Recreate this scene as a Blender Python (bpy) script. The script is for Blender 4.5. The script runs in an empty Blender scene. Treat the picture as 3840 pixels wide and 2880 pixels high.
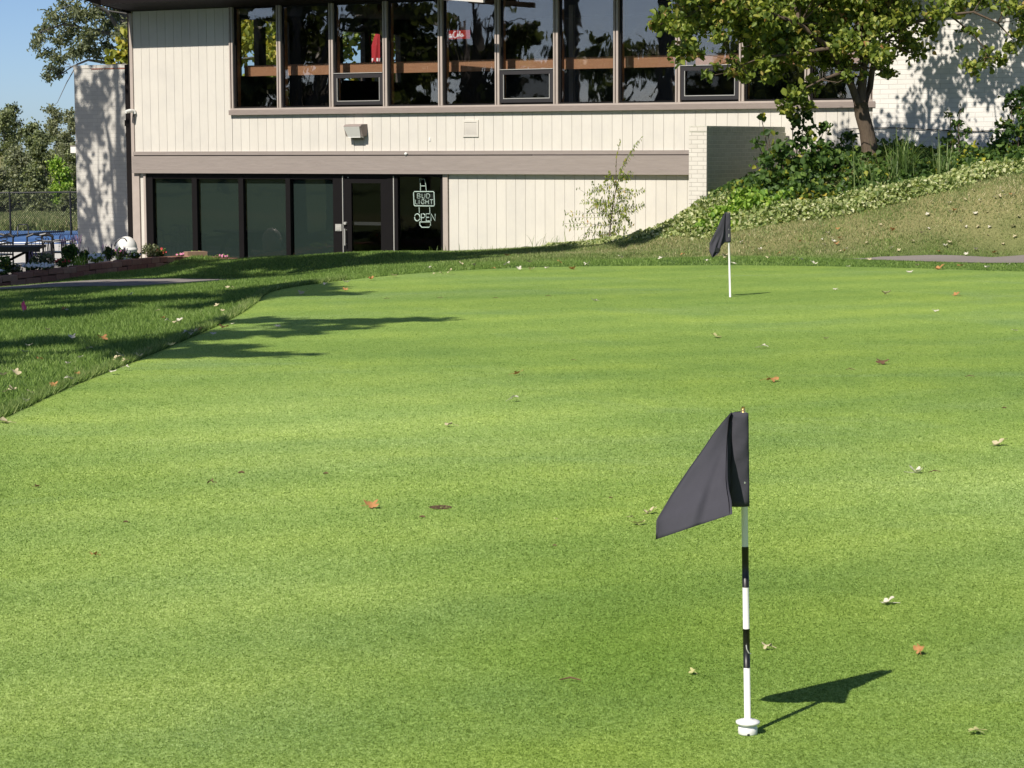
import bpy, math, random
import numpy as np
from mathutils import Vector, Matrix
random.seed(7); RNG = np.random.default_rng(7)
scene = bpy.context.scene
C = scene.collection
# ------------------------------------------------------------------ camera
F = 8541.0; W, H = 3840.0, 2880.0
EYE = Vector((0, 0, 1.49))
PITCH = math.atan(895 / F); ROLL = 0.004
Fw = Vector((0, math.cos(PITCH), -math.sin(PITCH)))
U0 = Vector((0, math.sin(PITCH), math.cos(PITCH))); R0 = Vector((1, 0, 0))
Up = U0 * math.cos(ROLL) + R0 * math.sin(ROLL)
Rt = R0 * math.cos(ROLL) - U0 * math.sin(ROLL)
cam = bpy.data.cameras.new('camera'); co = bpy.data.objects.new('camera', cam); C.objects.link(co)
cam.sensor_width = 36; cam.lens = F / W * 36; cam.clip_start = 0.1; cam.clip_end = 3000
m = Matrix.Identity(4)
for i in range(3):
    m[i][0] = Rt[i]; m[i][1] = Up[i]; m[i][2] = -Fw[i]; m[i][3] = EYE[i]
co.matrix_world = m
scene.camera = co
scene.render.resolution_x = 1024; scene.render.resolution_y = 768
# ------------------------------------------------------------------ light
SUN_EL = 44.4; SUN_AZ = math.atan2(-0.581, -0.814)           # direction towards the sun (from +Y, clockwise)
sd = Vector((math.sin(SUN_AZ) * math.cos(math.radians(SUN_EL)), math.cos(SUN_AZ) * math.cos(math.radians(SUN_EL)), math.sin(math.radians(SUN_EL))))
w = bpy.data.worlds.new('World'); scene.world = w; w.use_nodes = True
nt = w.node_tree; bg = nt.nodes['Background']
sky = nt.nodes.new('ShaderNodeTexSky'); sky.sky_type = 'NISHITA'; sky.sun_disc = False
sky.sun_elevation = math.radians(SUN_EL); sky.sun_rotation = SUN_AZ
sky.air_density = 0.50; sky.dust_density = 0.45; sky.ozone_density = 3.5; sky.altitude = 0
nt.links.new(sky.outputs[0], bg.inputs[0]); bg.inputs[1].default_value = 0.098
sl = bpy.data.lights.new('sun', 'SUN'); sl.energy = 5.0; sl.angle = math.radians(0.53); sl.color = (1.0, 0.93, 0.83)
so = bpy.data.objects.new('sun', sl); C.objects.link(so)
so.rotation_euler = sd.to_track_quat('Z', 'Y').to_euler(); so.location = (0, 0, 60)
vs = scene.view_settings
vs.view_transform = 'Standard'; vs.look = 'None'; vs.exposure = 0.22; vs.gamma = 1; vs.use_curve_mapping = False
# ------------------------------------------------------------------ pixel helpers (photograph pixels -> places in the world)
def ray(px, py):
    return (Fw * F + Rt * (px - W / 2) - Up * (py - H / 2)).normalized()
def at(px, py, Y):
    r = ray(px, py); t = Y / r.y
    return EYE + r * t
def onz(px, py, z=0.0):
    r = ray(px, py); t = (z - EYE.z) / r.z
    return EYE + r * t
def xat(px, Y):   # x of a column at forward distance Y near eye height
    return at(px, 545, Y).x
ang = math.atan(15260 / 8541.0)
D = Vector((math.sin(ang), -math.cos(ang), 0)); N = Vector((math.cos(ang), math.sin(ang), 0))   # along the facade, into the building
F0 = Vector((-4.485, 44.7, 0)); ROTZ = math.atan2(D.y, D.x)
def fac(px, py, off=0.0):
    r = ray(px, py); t = (F0 + N * off - EYE).dot(N) / r.dot(N)
    p = EYE + r * t - F0
    return p.dot(D), p.z
def fs(px, off=0.0, py=600): return fac(px, py, off)[0]
def loc2w(s, y, z): 
    p = F0 + D * s + N * y
    return Vector((p.x, p.y, z))
# ------------------------------------------------------------------ object helpers
def tag(o, label=None, cat=None, group=None, kind=None):
    if label: o['label'] = label
    if cat: o['category'] = cat
    if group: o['group'] = group
    if kind: o['kind'] = kind
    return o
def empty(name, loc, rz=0.0, label=None, cat=None, group=None):
    o = bpy.data.objects.new(name, None); C.objects.link(o)
    o.location = loc; o.rotation_euler = (0, 0, rz); o.empty_display_size = 0.2
    return tag(o, label, cat, group)
class MB:
    def __init__(s): s.v = []; s.f = []; s.r = []; s.m = []
    def add(s, vs_, fs_, rnd=0.0, mi=0):
        b = len(s.v); s.v.extend([tuple(x) for x in vs_])
        for f in fs_: s.f.append(tuple(b + i for i in f)); s.r.append(rnd); s.m.append(mi)
    def box(s, x0, x1, y0, y1, z0, z1, rnd=0.0, mi=0):
        if x0 > x1: x0, x1 = x1, x0
        if y0 > y1: y0, y1 = y1, y0
        if z0 > z1: z0, z1 = z1, z0
        s.add([(x0,y0,z0),(x1,y0,z0),(x1,y1,z0),(x0,y1,z0),(x0,y0,z1),(x1,y0,z1),(x1,y1,z1),(x0,y1,z1)],
              [(3,2,1,0),(4,5,6,7),(0,1,5,4),(1,2,6,5),(2,3,7,6),(3,0,4,7)], rnd, mi)
    def obox(s, c, ax, ay, az, rnd=0.0, mi=0):   # oriented box, half-axis vectors
        c = Vector(c); vs_ = [c + ax*i + ay*j + az*k for k in (-1,1) for (i,j) in ((-1,-1),(1,-1),(1,1),(-1,1))]
        s.add(vs_, [(3,2,1,0),(4,5,6,7),(0,1,5,4),(1,2,6,5),(2,3,7,6),(3,0,4,7)], rnd, mi)
    def tube(s, pts, rad, n=6, rnd=0.0, cap=True, mi=0):
        pts = [Vector(p) for p in pts]
        if not hasattr(rad, '__len__'): rad = [rad] * len(pts)
        rings = []
        for i, p in enumerate(pts):
            t = (pts[min(i+1, len(pts)-1)] - pts[max(i-1, 0)])
            if t.length < 1e-9: t = Vector((0,0,1))
            t.normalize(); a = Vector((0,0,1)) if abs(t.z) < 0.9 else Vector((1,0,0))
            u = t.cross(a).normalized(); v = t.cross(u)
            rings.append([p + (u*math.cos(2*math.pi*k/n) + v*math.sin(2*math.pi*k/n)) * rad[i] for k in range(n)])
        vs_ = [q for r_ in rings for q in r_]; fs_ = []
        for i in range(len(pts)-1):
            for k in range(n):
                fs_.append((i*n+k, i*n+(k+1)%n, (i+1)*n+(k+1)%n, (i+1)*n+k))
        if cap: fs_.append(tuple(range(n))); fs_.append(tuple((len(pts)-1)*n + k for k in reversed(range(n))))
        s.add(vs_, fs_, rnd, mi)
    def lathe(s, prof, n=24, c=(0,0,0), rnd=0.0, mi=0):
        vs_ = [(c[0]+r*math.cos(2*math.pi*k/n), c[1]+r*math.sin(2*math.pi*k/n), c[2]+z) for (r,z) in prof for k in range(n)]
        fs_ = [(i*n+k, i*n+(k+1)%n, (i+1)*n+(k+1)%n, (i+1)*n+k) for i in range(len(prof)-1) for k in range(n)]
        s.add(vs_, fs_, rnd, mi)
    def build(s, name, mat, parent=None, smooth=False):
        me = bpy.data.meshes.new(name); me.from_pydata(s.v, [], s.f); me.update()
        a = me.attributes.new('rnd', 'FLOAT', 'FACE'); a.data.foreach_set('value', s.r)
        mats = mat if isinstance(mat, (list, tuple)) else [mat]
        for mm in mats: me.materials.append(mm)
        if len(mats) > 1: me.polygons.foreach_set('material_index', s.m)
        if smooth: me.polygons.foreach_set('use_smooth', [True]*len(me.polygons))
        o = bpy.data.objects.new(name, me); C.objects.link(o)
        if parent: o.parent = parent
        return o
def np_mesh(name, verts, nper, nverts_per_face, faces_local, mat, rnd=None, parent=None, extra=None, smooth=False):
    """verts (n*nper,3); faces_local: list of index lists all of the same length"""
    n = len(verts) // nper; k = len(faces_local); q = nverts_per_face
    fl = np.array(faces_local).reshape(1, k*q); idx = (np.arange(n)*nper)[:, None] + fl
    me = bpy.data.meshes.new(name)
    me.vertices.add(len(verts)); me.vertices.foreach_set('co', np.asarray(verts, dtype=np.float32).ravel())
    me.loops.add(n*k*q); me.loops.foreach_set('vertex_index', idx.ravel().astype(np.int32))
    me.polygons.add(n*k); me.polygons.foreach_set('loop_start', (np.arange(n*k)*q).astype(np.int32))
    me.polygons.foreach_set('loop_total', np.full(n*k, q, dtype=np.int32))
    me.update(calc_edges=True)
    for nm, arr in ([('rnd', rnd)] if rnd is not None else []) + list((extra or {}).items()):
        a = me.attributes.new(nm, 'FLOAT', 'FACE'); a.data.foreach_set('value', np.repeat(np.asarray(arr, dtype=np.float32), k))
    me.materials.append(mat)
    if smooth: me.polygons.foreach_set('use_smooth', [True]*len(me.polygons))
    o = bpy.data.objects.new(name, me); C.objects.link(o)
    if parent: o.parent = parent
    return o
# ------------------------------------------------------------------ material helpers
class NT:
    def __init__(s, name):
        s.m = bpy.data.materials.new(name); s.m.use_nodes = True; s.t = s.m.node_tree; s.t.nodes.clear()
        s.out = s.n('ShaderNodeOutputMaterial')
    def n(s, typ, **kw):
        nd = s.t.nodes.new(typ)
        for k, v in kw.items(): setattr(nd, k, v)
        return nd
    def l(s, a, b): s.t.links.new(a, b)
    def ramp(s, fac_, stops, interp='LINEAR'):
        r = s.n('ShaderNodeValToRGB'); r.color_ramp.interpolation = interp
        e = r.color_ramp.elements
        while len(e) < len(stops): e.new(0.5)
        for el, (p, c) in zip(e, stops): el.position = p; el.color = (c[0], c[1], c[2], 1)
        s.l(fac_, r.inputs[0]); return r.outputs[0]
    def noise(s, vec, scale, detail=3, rough=0.55, dist=0.0):
        nz = s.n('ShaderNodeTexNoise'); nz.inputs['Scale'].default_value = scale; nz.inputs['Detail'].default_value = detail
        nz.inputs['Roughness'].default_value = rough; nz.inputs['Distortion'].default_value = dist
        if vec is not None: s.l(vec, nz.inputs['Vector'])
        return nz.outputs['Fac']
    def coord(s, scale=(1,1,1), rot=(0,0,0), src='Object'):
        tc = s.n('ShaderNodeTexCoord'); mp = s.n('ShaderNodeMapping'); mp.inputs['Scale'].default_value = scale; mp.inputs['Rotation'].default_value = rot
        s.l(tc.outputs[src], mp.inputs[0]); return mp.outputs[0]
    def mix(s, f, a, b, typ='MIX'):
        mx = s.n('ShaderNodeMix', data_type='RGBA', blend_type=typ)
        for val, k in ((f, 0), (a, 6), (b, 7)):
            if hasattr(val, 'is_linked') or hasattr(val, 'links'): s.l(val, mx.inputs[k])
            elif k == 0: mx.inputs[0].default_value = val
            else: mx.inputs[k].default_value = (val[0], val[1], val[2], 1)
        return mx.outputs[2]
    def math(s, op, a, b=None, clamp=False):
        md = s.n('ShaderNodeMath', operation=op, use_clamp=clamp)
        for i, v in enumerate((a, b)):
            if v is None: continue
            if hasattr(v, 'links'): s.l(v, md.inputs[i])
            else: md.inputs[i].default_value = v
        return md.outputs[0]
    def bump(s, h, strength=0.3, dist=0.01):
        b = s.n('ShaderNodeBump'); b.inputs['Strength'].default_value = strength; b.inputs['Distance'].default_value = dist
        s.l(h, b.inputs['Height']); return b.outputs[0]
    def pr(s, col, rough=0.6, normal=None, spec=0.5, metal=0.0, trans=None, tcol=None):
        p = s.n('ShaderNodeBsdfPrincipled')
        if hasattr(col, 'links'): s.l(col, p.inputs['Base Color'])
        else: p.inputs['Base Color'].default_value = (col[0], col[1], col[2], 1)
        if hasattr(rough, 'links'): s.l(rough, p.inputs['Roughness'])
        else: p.inputs['Roughness'].default_value = rough
        p.inputs['Specular IOR Level'].default_value = spec; p.inputs['Metallic'].default_value = metal
        if normal is not None: s.l(normal, p.inputs['Normal'])
        res = p.outputs[0]
        if trans:
            tr = s.n('ShaderNodeBsdfTranslucent'); c_ = tcol if tcol is not None else col
            if hasattr(c_, 'links'): s.l(c_, tr.inputs[0])
            else: tr.inputs[0].default_value = (c_[0], c_[1], c_[2], 1)
            ms = s.n('ShaderNodeMixShader'); ms.inputs[0].default_value = trans
            s.l(res, ms.inputs[1]); s.l(tr.outputs[0], ms.inputs[2]); res = ms.outputs[0]
        s.l(res, s.out.inputs[0]); return s.m
def attr(t, name):
    a = t.n('ShaderNodeAttribute'); a.attribute_name = name; return a.outputs['Fac']
def simple(name, col, rough=0.6, var=0.12, scale=8, bump=0.15, spec=0.4, metal=0.0):
    t = NT(name); v = t.coord(); nz = t.noise(v, scale, 5)
    c = t.mix(nz, tuple(x*(1-var) for x in col), tuple(min(1, x*(1+var)) for x in col))
    nz2 = t.noise(v, scale*9, 3)
    return t.pr(c, rough, t.bump(nz2, bump, 0.004), spec, metal)
def leafmat(name, stops, trans=0.35, rough=0.5, spec=0.35, bright=1.35):
    t = NT(name); c = t.ramp(attr(t, 'rnd'), stops)
    tc = t.mix(1.0, c, (bright, bright*1.05, bright*0.55), 'MULTIPLY')
    return t.pr(c, rough, None, spec, 0, trans, tc)
M = {}
# painted siding
t = NT('painted_siding'); v = t.coord(); vst = t.coord((14, 14, 1.2))
dirt = t.ramp(t.noise(v, 1.6, 6, 0.65), [(0.45, (0, 0, 0)), (0.72, (1, 1, 1))])
grain = t.noise(vst, 3.0, 6, 0.7)
c = t.mix(grain, (0.605, 0.572, 0.51), (0.685, 0.652, 0.585)); c = t.mix(t.math('MULTIPLY', dirt, 0.38), c, (0.50, 0.48, 0.45))
brd = t.mix(attr(t, 'rnd'), (0.975, 0.975, 0.975), (1.02, 1.02, 1.02)); c = t.mix(1.0, c, brd, 'MULTIPLY')
M['siding'] = t.pr(c, 0.75, t.bump(grain, 0.25, 0.004), 0.25)
# taupe trim
t = NT('taupe_trim_paint'); v = t.coord((1.2, 12, 14)); g = t.noise(v, 2.2, 7, 0.7, 0.8)
c = t.mix(g, (0.22, 0.19, 0.172), (0.36, 0.31, 0.282)); cr = t.ramp(t.noise(t.coord((0.8, 5, 9)), 3.0, 8, 0.8, 1.5), [(0.60, (0,0,0)), (0.70, (1,1,1))])
c = t.mix(t.math('MULTIPLY', cr, 0.5), c, (0.14, 0.11, 0.10))
M['taupe'] = t.pr(c, 0.7, t.bump(g, 0.4, 0.006), 0.3)
t = NT('weathered_sill_paint'); g = t.noise(t.coord((1.5, 12, 16)), 2.4, 7, 0.7, 0.6)
M['sill'] = t.pr(t.mix(g, (0.20, 0.165, 0.15), (0.34, 0.285, 0.255)), 0.7, t.bump(g, 0.4, 0.006), 0.3)
M['lighttaupe'] = simple('light_mullion_paint', (0.42, 0.36, 0.32), 0.6, 0.15, 6)
M['dark'] = simple('dark_brown_paint', (0.010, 0.008, 0.008), 0.6, 0.2, 5, 0.15, 0.15)
M['bronze'] = simple('dark_bronze_metal', (0.008, 0.0068, 0.0072), 0.5, 0.15, 4, 0.05, 0.2)
M['sash'] = simple('grey_sash_metal', (0.032, 0.029, 0.031), 0.42, 0.15, 4, 0.05, 0.5)
M['alu'] = simple('pale_aluminium', (0.62, 0.60, 0.56), 0.35, 0.08, 5, 0.03, 0.5, 0.4)
M['white'] = simple('white_plastic', (0.80, 0.79, 0.75), 0.35, 0.03, 5, 0.02, 0.5)
M['black'] = simple('black_plastic', (0.012, 0.012, 0.013), 0.4, 0.1, 5, 0.02, 0.5)
t = NT('stained_wood'); g = t.noise(t.coord((1.0, 9, 16)), 3.0, 7, 0.7, 1.6)
M['wood'] = t.pr(t.mix(g, (0.33, 0.13, 0.065), (0.60, 0.30, 0.17)), 0.5, t.bump(g, 0.2, 0.003), 0.4)
t = NT('post_wood'); g = t.noise(t.coord((16, 9, 1.0)), 3.0, 7, 0.7, 1.6)
M['postwood'] = t.pr(t.mix(g, (0.22, 0.09, 0.04), (0.48, 0.22, 0.10)), 0.5, None, 0.4)
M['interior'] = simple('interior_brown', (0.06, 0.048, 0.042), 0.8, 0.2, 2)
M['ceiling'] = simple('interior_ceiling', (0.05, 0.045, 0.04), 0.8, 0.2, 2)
t = NT('window_shade_cloth'); g = t.noise(t.coord((1, 1, 1)), 260, 2)
M['shade'] = t.pr(t.mix(g, (0.014, 0.023, 0.021), (0.022, 0.033, 0.030)), 0.85, None, 0.2)
def glassmat(name, refl, tint, wav, ws):
    t = NT(name); v = t.coord((1, 1, 0.55)); h = t.noise(v, ws, 2, 0.5, 0.6); nb = t.bump(h, wav, 0.05)
    gl = t.n('ShaderNodeBsdfGlossy'); gl.inputs['Roughness'].default_value = 0.014; gl.inputs[0].default_value = (1, 0.90, 0.86, 1); t.l(nb, gl.inputs['Normal'])
    tr = t.n('ShaderNodeBsdfTransparent'); tr.inputs[0].default_value = (*tint, 1)
    ms = t.n('ShaderNodeMixShader'); ms.inputs[0].default_value = refl
    t.l(tr.outputs[0], ms.inputs[1]); t.l(gl.outputs[0], ms.inputs[2]); t.l(ms.outputs[0], t.out.inputs[0]); return t.m
M['glass'] = glassmat('wavy_window_glass', 0.12, (0.93, 0.96, 0.96), 0.035, 2.3)
M['glass2'] = glassmat('lower_window_glass', 0.022, (0.93, 0.96, 0.95), 0.02, 1.6)
def brickmat(name, c1, c2, mortar, plane='xz', bw=0.205, bh=0.068, bumpy=0.5, stain=None):
    t = NT(name); tc = t.n('ShaderNodeTexCoord'); sp = t.n('ShaderNodeSeparateXYZ'); cb = t.n('ShaderNodeCombineXYZ')
    t.l(tc.outputs['Object'], sp.inputs[0]); t.l(sp.outputs[0 if plane[0] == 'x' else 1], cb.inputs[0]); t.l(sp.outputs[2], cb.inputs[1])
    br = t.n('ShaderNodeTexBrick'); br.inputs['Scale'].default_value = 1.0; br.inputs['Brick Width'].default_value = bw; br.inputs['Row Height'].default_value = bh
    br.inputs['Mortar Size'].default_value = 0.006; br.inputs['Mortar Smooth'].default_value = 0.35; br.inputs['Bias'].default_value = 0
    br.inputs['Color1'].default_value = (*c1, 1); br.inputs['Color2'].default_value = (*c2, 1); br.inputs['Mortar'].default_value = (*mortar, 1)
    t.l(cb.outputs[0], br.inputs['Vector'])
    nz = t.noise(t.coord(), 3.0, 6, 0.6); c = t.mix(1.0, br.outputs[0], t.mix(nz, (0.88, 0.88, 0.88), (1.08, 1.08, 1.08)), 'MULTIPLY')
    if stain is not None:
        sp2 = t.ramp(t.noise(t.coord((3, 3, 12)), 2.5, 5, 0.7), [(0.70, (0,0,0)), (0.74, (1,1,1))]); c = t.mix(sp2, c, stain)
    hh = t.math('SUBTRACT', t.math('MULTIPLY', t.noise(t.coord(), 40, 3), 0.25), br.outputs['Fac'])
    return t.pr(c, 0.7, t.bump(hh, bumpy, 0.008), 0.3)
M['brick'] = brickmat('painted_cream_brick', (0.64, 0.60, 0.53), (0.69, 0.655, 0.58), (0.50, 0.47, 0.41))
M['brickside'] = brickmat('shade_toned_brick_side', (0.48, 0.50, 0.37), (0.57, 0.59, 0.45), (0.76, 0.77, 0.62), 'yz', bumpy=0.9)  # cream brick with the side's shade put into a darker, olive colour
M['brickwhite'] = brickmat('painted_white_brick', (0.74, 0.715, 0.665), (0.78, 0.755, 0.71), (0.62, 0.60, 0.555), bw=0.3, bh=0.08)
M['brickgrey'] = brickmat('painted_grey_brick', (0.52, 0.50, 0.46), (0.57, 0.55, 0.50), (0.46, 0.44, 0.40), bw=0.3, bh=0.085, bumpy=0.3)
# ground materials
t = NT('putting_green_turf'); v = t.coord()
big = t.noise(t.coord((0.9, 0.75, 1), (0, 0, math.radians(18))), 0.8, 5, 0.62, 0.6)
c = t.ramp(big, [(0.28, (0.180, 0.285, 0.066)), (0.42, (0.205, 0.312, 0.068)), (0.52, (0.222, 0.330, 0.070)), (0.66, (0.252, 0.358, 0.071)), (0.8, (0.270, 0.378, 0.076))])
blue = t.ramp(t.noise(t.coord((0.7, 1.0, 1), (0, 0, 0.4)), 0.62, 6, 0.6, 0.8), [(0.50, (0,0,0)), (0.70, (1,1,1))])
c = t.mix(t.math('MULTIPLY', blue, 0.65), c, (0.190, 0.292, 0.105))
# broad tone patches: darker turf in the middle of the green, paler turf to the left and right of it
gr = t.n('ShaderNodeTexGradient', gradient_type='SPHERICAL'); mpg = t.n('ShaderNodeMapping'); mpg.vector_type = 'TEXTURE'; mpg.inputs['Location'].default_value = (0.15, 6.7, 0.012); mpg.inputs['Scale'].default_value = (1.5, 2.1, 5); mpg.inputs['Rotation'].default_value = (0, 0, 0.35)
tcg = t.n('ShaderNodeTexCoord'); t.l(tcg.outputs['Object'], mpg.inputs[0]); t.l(mpg.outputs[0], gr.inputs[0])
pm = t.math('MULTIPLY', gr.outputs['Fac'], t.math('MULTIPLY', t.noise(t.coord(), 1.2, 4, 0.6), 1.5), True)
c = t.mix(pm, c, (0.140, 0.250, 0.040))
for loc_, scl_ in (((-1.15, 7.4, 0.012), (1.5, 3.0, 5)), ((-0.9, 12.0, 0.012), (2.2, 3.5, 5)), ((2.3, 9.5, 0.012), (1.5, 3.0, 5))):
    gr = t.n('ShaderNodeTexGradient', gradient_type='SPHERICAL'); mpg = t.n('ShaderNodeMapping'); mpg.vector_type = 'TEXTURE'; mpg.inputs['Location'].default_value = loc_; mpg.inputs['Scale'].default_value = scl_
    t.l(tcg.outputs['Object'], mpg.inputs[0]); t.l(mpg.outputs[0], gr.inputs[0])
    c = t.mix(t.math('MULTIPLY', gr.outputs['Fac'], t.math('MULTIPLY', t.noise(t.coord(), 0.9, 4, 0.6), 1.5), True), c, (0.315, 0.435, 0.125))
lowf = t.noise(t.coord((0.5, 1, 1), (0, 0, -0.5)), 0.28, 3, 0.5)
c = t.mix(1.0, c, t.ramp(lowf, [(0.35, (0.90, 0.92, 0.90)), (0.65, (1.12, 1.10, 1.12))]), 'MULTIPLY')
stripe = t.n('ShaderNodeTexWave'); stripe.wave_type = 'BANDS'; stripe.bands_direction = 'Y'; stripe.inputs['Scale'].default_value = 0.30; stripe.inputs['Distortion'].default_value = 1.6; stripe.inputs['Detail'].default_value = 2
t.l(t.coord((1, 1, 1), (0, 0, math.radians(-28))), stripe.inputs['Vector'])
c = t.mix(1.0, c, t.mix(stripe.outputs['Fac'], (0.91, 0.94, 0.95), (1.07, 1.05, 1.03)), 'MULTIPLY')
f1 = t.noise(t.coord((1, 0.6, 1)), 120, 5, 0.9); f2 = t.noise(t.coord((1, 0.7, 1)), 30, 5, 0.7); f3 = t.noise(t.coord(), 5, 4, 0.6)
c = t.mix(1.0, c, t.ramp(f1, [(0.36, (0.30, 0.38, 0.20)), (0.5, (1.0, 1.0, 1.0)), (0.63, (1.9, 1.7, 2.3))]), 'MULTIPLY')
c = t.mix(1.0, c, t.ramp(f2, [(0.3, (0.84, 0.87, 0.82)), (0.7, (1.15, 1.12, 1.18))]), 'MULTIPLY')
c = t.mix(1.0, c, t.ramp(f3, [(0.3, (0.92, 0.94, 0.92)), (0.7, (1.07, 1.05, 1.05))]), 'MULTIPLY')
c = t.mix(1.0, c, t.ramp(attr(t, 'rnd'), [(0.0, (0.52, 0.60, 0.42)), (0.5, (1.0, 1.0, 1.0)), (1.0, (1.42, 1.32, 1.6))]), 'MULTIPLY')
M['green'] = t.pr(c, 0.75, t.bump(f1, 0.6, 0.006), 0.10)
for n__ in t.t.nodes:
    if n__.type == 'BSDF_PRINCIPLED': n__.inputs['Sheen Weight'].default_value = 0.30; n__.inputs['Sheen Roughness'].default_value = 0.35; n__.inputs['Sheen Tint'].default_value = (0.75, 0.95, 0.12, 1)
t = NT('rough_ground'); v = t.coord(); dry = attr(t, 'dry')
g1 = t.mix(t.noise(v, 3.5, 5), (0.05, 0.095, 0.022), (0.10, 0.165, 0.040))
d1 = t.mix(t.noise(v, 2.0, 6, 0.7), (0.13, 0.15, 0.055), (0.30, 0.26, 0.12))
c = t.mix(dry, g1, d1); c = t.mix(1.0, c, t.ramp(t.noise(v, 45, 4, 0.7), [(0.3, (0.6,0.6,0.6)), (0.7, (1.3,1.3,1.3))]), 'MULTIPLY')
M['ground'] = t.pr(c, 0.9, t.bump(t.noise(v, 30, 4), 0.6, 0.02), 0.15)
t = NT('grass_blade'); rn = attr(t, 'rnd'); dry = attr(t, 'dry')
g1 = t.ramp(rn, [(0.0, (0.09, 0.165, 0.03)), (0.5, (0.185, 0.30, 0.055)), (0.85, (0.32, 0.45, 0.11)), (1.0, (0.54, 0.58, 0.27))])
d1 = t.ramp(rn, [(0.0, (0.11, 0.165, 0.05)), (0.5, (0.23, 0.285, 0.095)), (0.74, (0.40, 0.41, 0.18)), (0.88, (0.66, 0.57, 0.34)), (1.0, (0.85, 0.77, 0.52))])
c = t.mix(dry, g1, d1)
M['blade'] = t.pr(c, 0.55, None, 0.35, 0, 0.35, c)
t = NT('path_asphalt'); v = t.coord(); c = t.mix(t.noise(v, 60, 4), (0.19, 0.17, 0.155), (0.30, 0.265, 0.24)); c = t.mix(1.0, c, t.mix(t.noise(v, 1.2, 4), (0.85,0.85,0.85), (1.1,1.1,1.1)), 'MULTIPLY')
M['path'] = t.pr(c, 0.85, t.bump(t.noise(v, 90, 3), 0.4, 0.005), 0.2)
M['concrete'] = simple('pale_concrete', (0.55, 0.53, 0.49), 0.8, 0.08, 3, 0.2)
M['patio'] = simple('patio_concrete', (0.30, 0.28, 0.25), 0.85, 0.15, 3, 0.2)
t = NT('pool_cover_blue'); v = t.coord(); c = t.ramp(t.noise(t.coord((0.25, 1.2, 1)), 0.5, 4, 0.6, 1), [(0.35, (0.03, 0.09, 0.26)), (0.6, (0.10, 0.20, 0.42)), (0.75, (0.30, 0.38, 0.50))])
M['cover'] = t.pr(c, 0.45, None, 0.4)
t = NT('red_block'); v = t.coord(); base = t.ramp(attr(t, 'rnd'), [(0, (0.27, 0.125, 0.095)), (0.5, (0.34, 0.18, 0.135)), (1, (0.42, 0.26, 0.19))])
c = t.mix(1.0, base, t.mix(t.noise(v, 12, 5, 0.7), (0.6,0.6,0.6), (1.3,1.3,1.3)), 'MULTIPLY')
M['block'] = t.pr(c, 0.9, t.bump(t.noise(v, 45, 4), 0.6, 0.01), 0.15)
t = NT('bark'); v = t.coord((3, 3, 0.6)); g = t.noise(v, 9, 6, 0.7, 0.5)
M['bark'] = t.pr(t.mix(g, (0.040, 0.029, 0.022), (0.19, 0.145, 0.105)), 0.9, t.bump(g, 0.8, 0.02), 0.15)
t = NT('grey_bark'); g = t.noise(t.coord((3, 3, 0.6)), 9, 6, 0.7, 0.5)
M['greybark'] = t.pr(t.mix(g, (0.08, 0.075, 0.07), (0.20, 0.19, 0.17)), 0.9, None, 0.15)
M['leaf'] = leafmat('tree_leaf', [(0, (0.07, 0.115, 0.022)), (0.45, (0.16, 0.22, 0.035)), (0.8, (0.30, 0.345, 0.06)), (0.95, (0.40, 0.40, 0.09)), (1.0, (0.42, 0.22, 0.10))])
M['leafdark'] = leafmat('shrub_leaf', [(0, (0.035, 0.075, 0.018)), (0.6, (0.08, 0.15, 0.032)), (0.93, (0.16, 0.25, 0.055)), (1.0, (0.45, 0.42, 0.05))])
M['leaflime'] = leafmat('lime_leaf', [(0, (0.12, 0.24, 0.03)), (0.6, (0.27, 0.42, 0.06)), (1.0, (0.46, 0.56, 0.12))])
M['leafvar'] = leafmat('variegated_leaf', [(0, (0.10, 0.16, 0.045)), (0.35, (0.26, 0.33, 0.10)), (0.7, (0.48, 0.52, 0.23)), (1.0, (0.70, 0.70, 0.44))])
M['leaffar'] = leafmat('hazy_tree_leaf', [(0, (0.11, 0.135, 0.065)), (0.6, (0.21, 0.245, 0.12)), (1.0, (0.34, 0.37, 0.19))])  # distance haze put into the leaf colour, paler for the far trees
M['leaffar2'] = leafmat('hazy_grey_leaf', [(0, (0.14, 0.155, 0.09)), (0.6, (0.25, 0.27, 0.16)), (1.0, (0.38, 0.40, 0.25))])  # grey-green leaf, haze likewise mixed into the colour
M['leafgrey'] = leafmat('grey_green_leaf', [(0, (0.08, 0.10, 0.05)), (0.6, (0.17, 0.195, 0.10)), (1.0, (0.32, 0.34, 0.19))])
M['leafolive'] = leafmat('olive_leaf', [(0, (0.045, 0.065, 0.028)), (0.6, (0.095, 0.125, 0.05)), (1.0, (0.17, 0.20, 0.085))], bright=1.1)
M['leafyellow'] = leafmat('yellow_green_leaf', [(0, (0.12, 0.16, 0.02)), (0.5, (0.30, 0.32, 0.05)), (1.0, (0.62, 0.50, 0.10))])
M['strap'] = leafmat('strap_leaf', [(0, (0.06, 0.11, 0.025)), (0.6, (0.14, 0.22, 0.06)), (1.0, (0.34, 0.40, 0.17))])
M['petalwhite'] = simple('white_petal', (0.80, 0.80, 0.78), 0.6, 0.04, 10, 0.02)
M['petalred'] = simple('red_petal', (0.50, 0.05, 0.045), 0.6, 0.2, 10, 0.02)
M['petalpink'] = simple('pink_petal', (0.62, 0.22, 0.36), 0.6, 0.2, 10, 0.02)
M['petalpurple'] = simple('mauve_petal', (0.22, 0.15, 0.24), 0.7, 0.2, 10, 0.02)
M['flagpink'] = leafmat('fluorescent_pink_vinyl', [(0, (1.0, 0.20, 0.45)), (1, (1.0, 0.24, 0.50))], trans=0.45, bright=1.0)
M['cloth'] = None
t = NT('black_nylon'); v = t.coord(); g = t.noise(v, 900, 2); big = t.noise(v, 22, 4)
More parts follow.
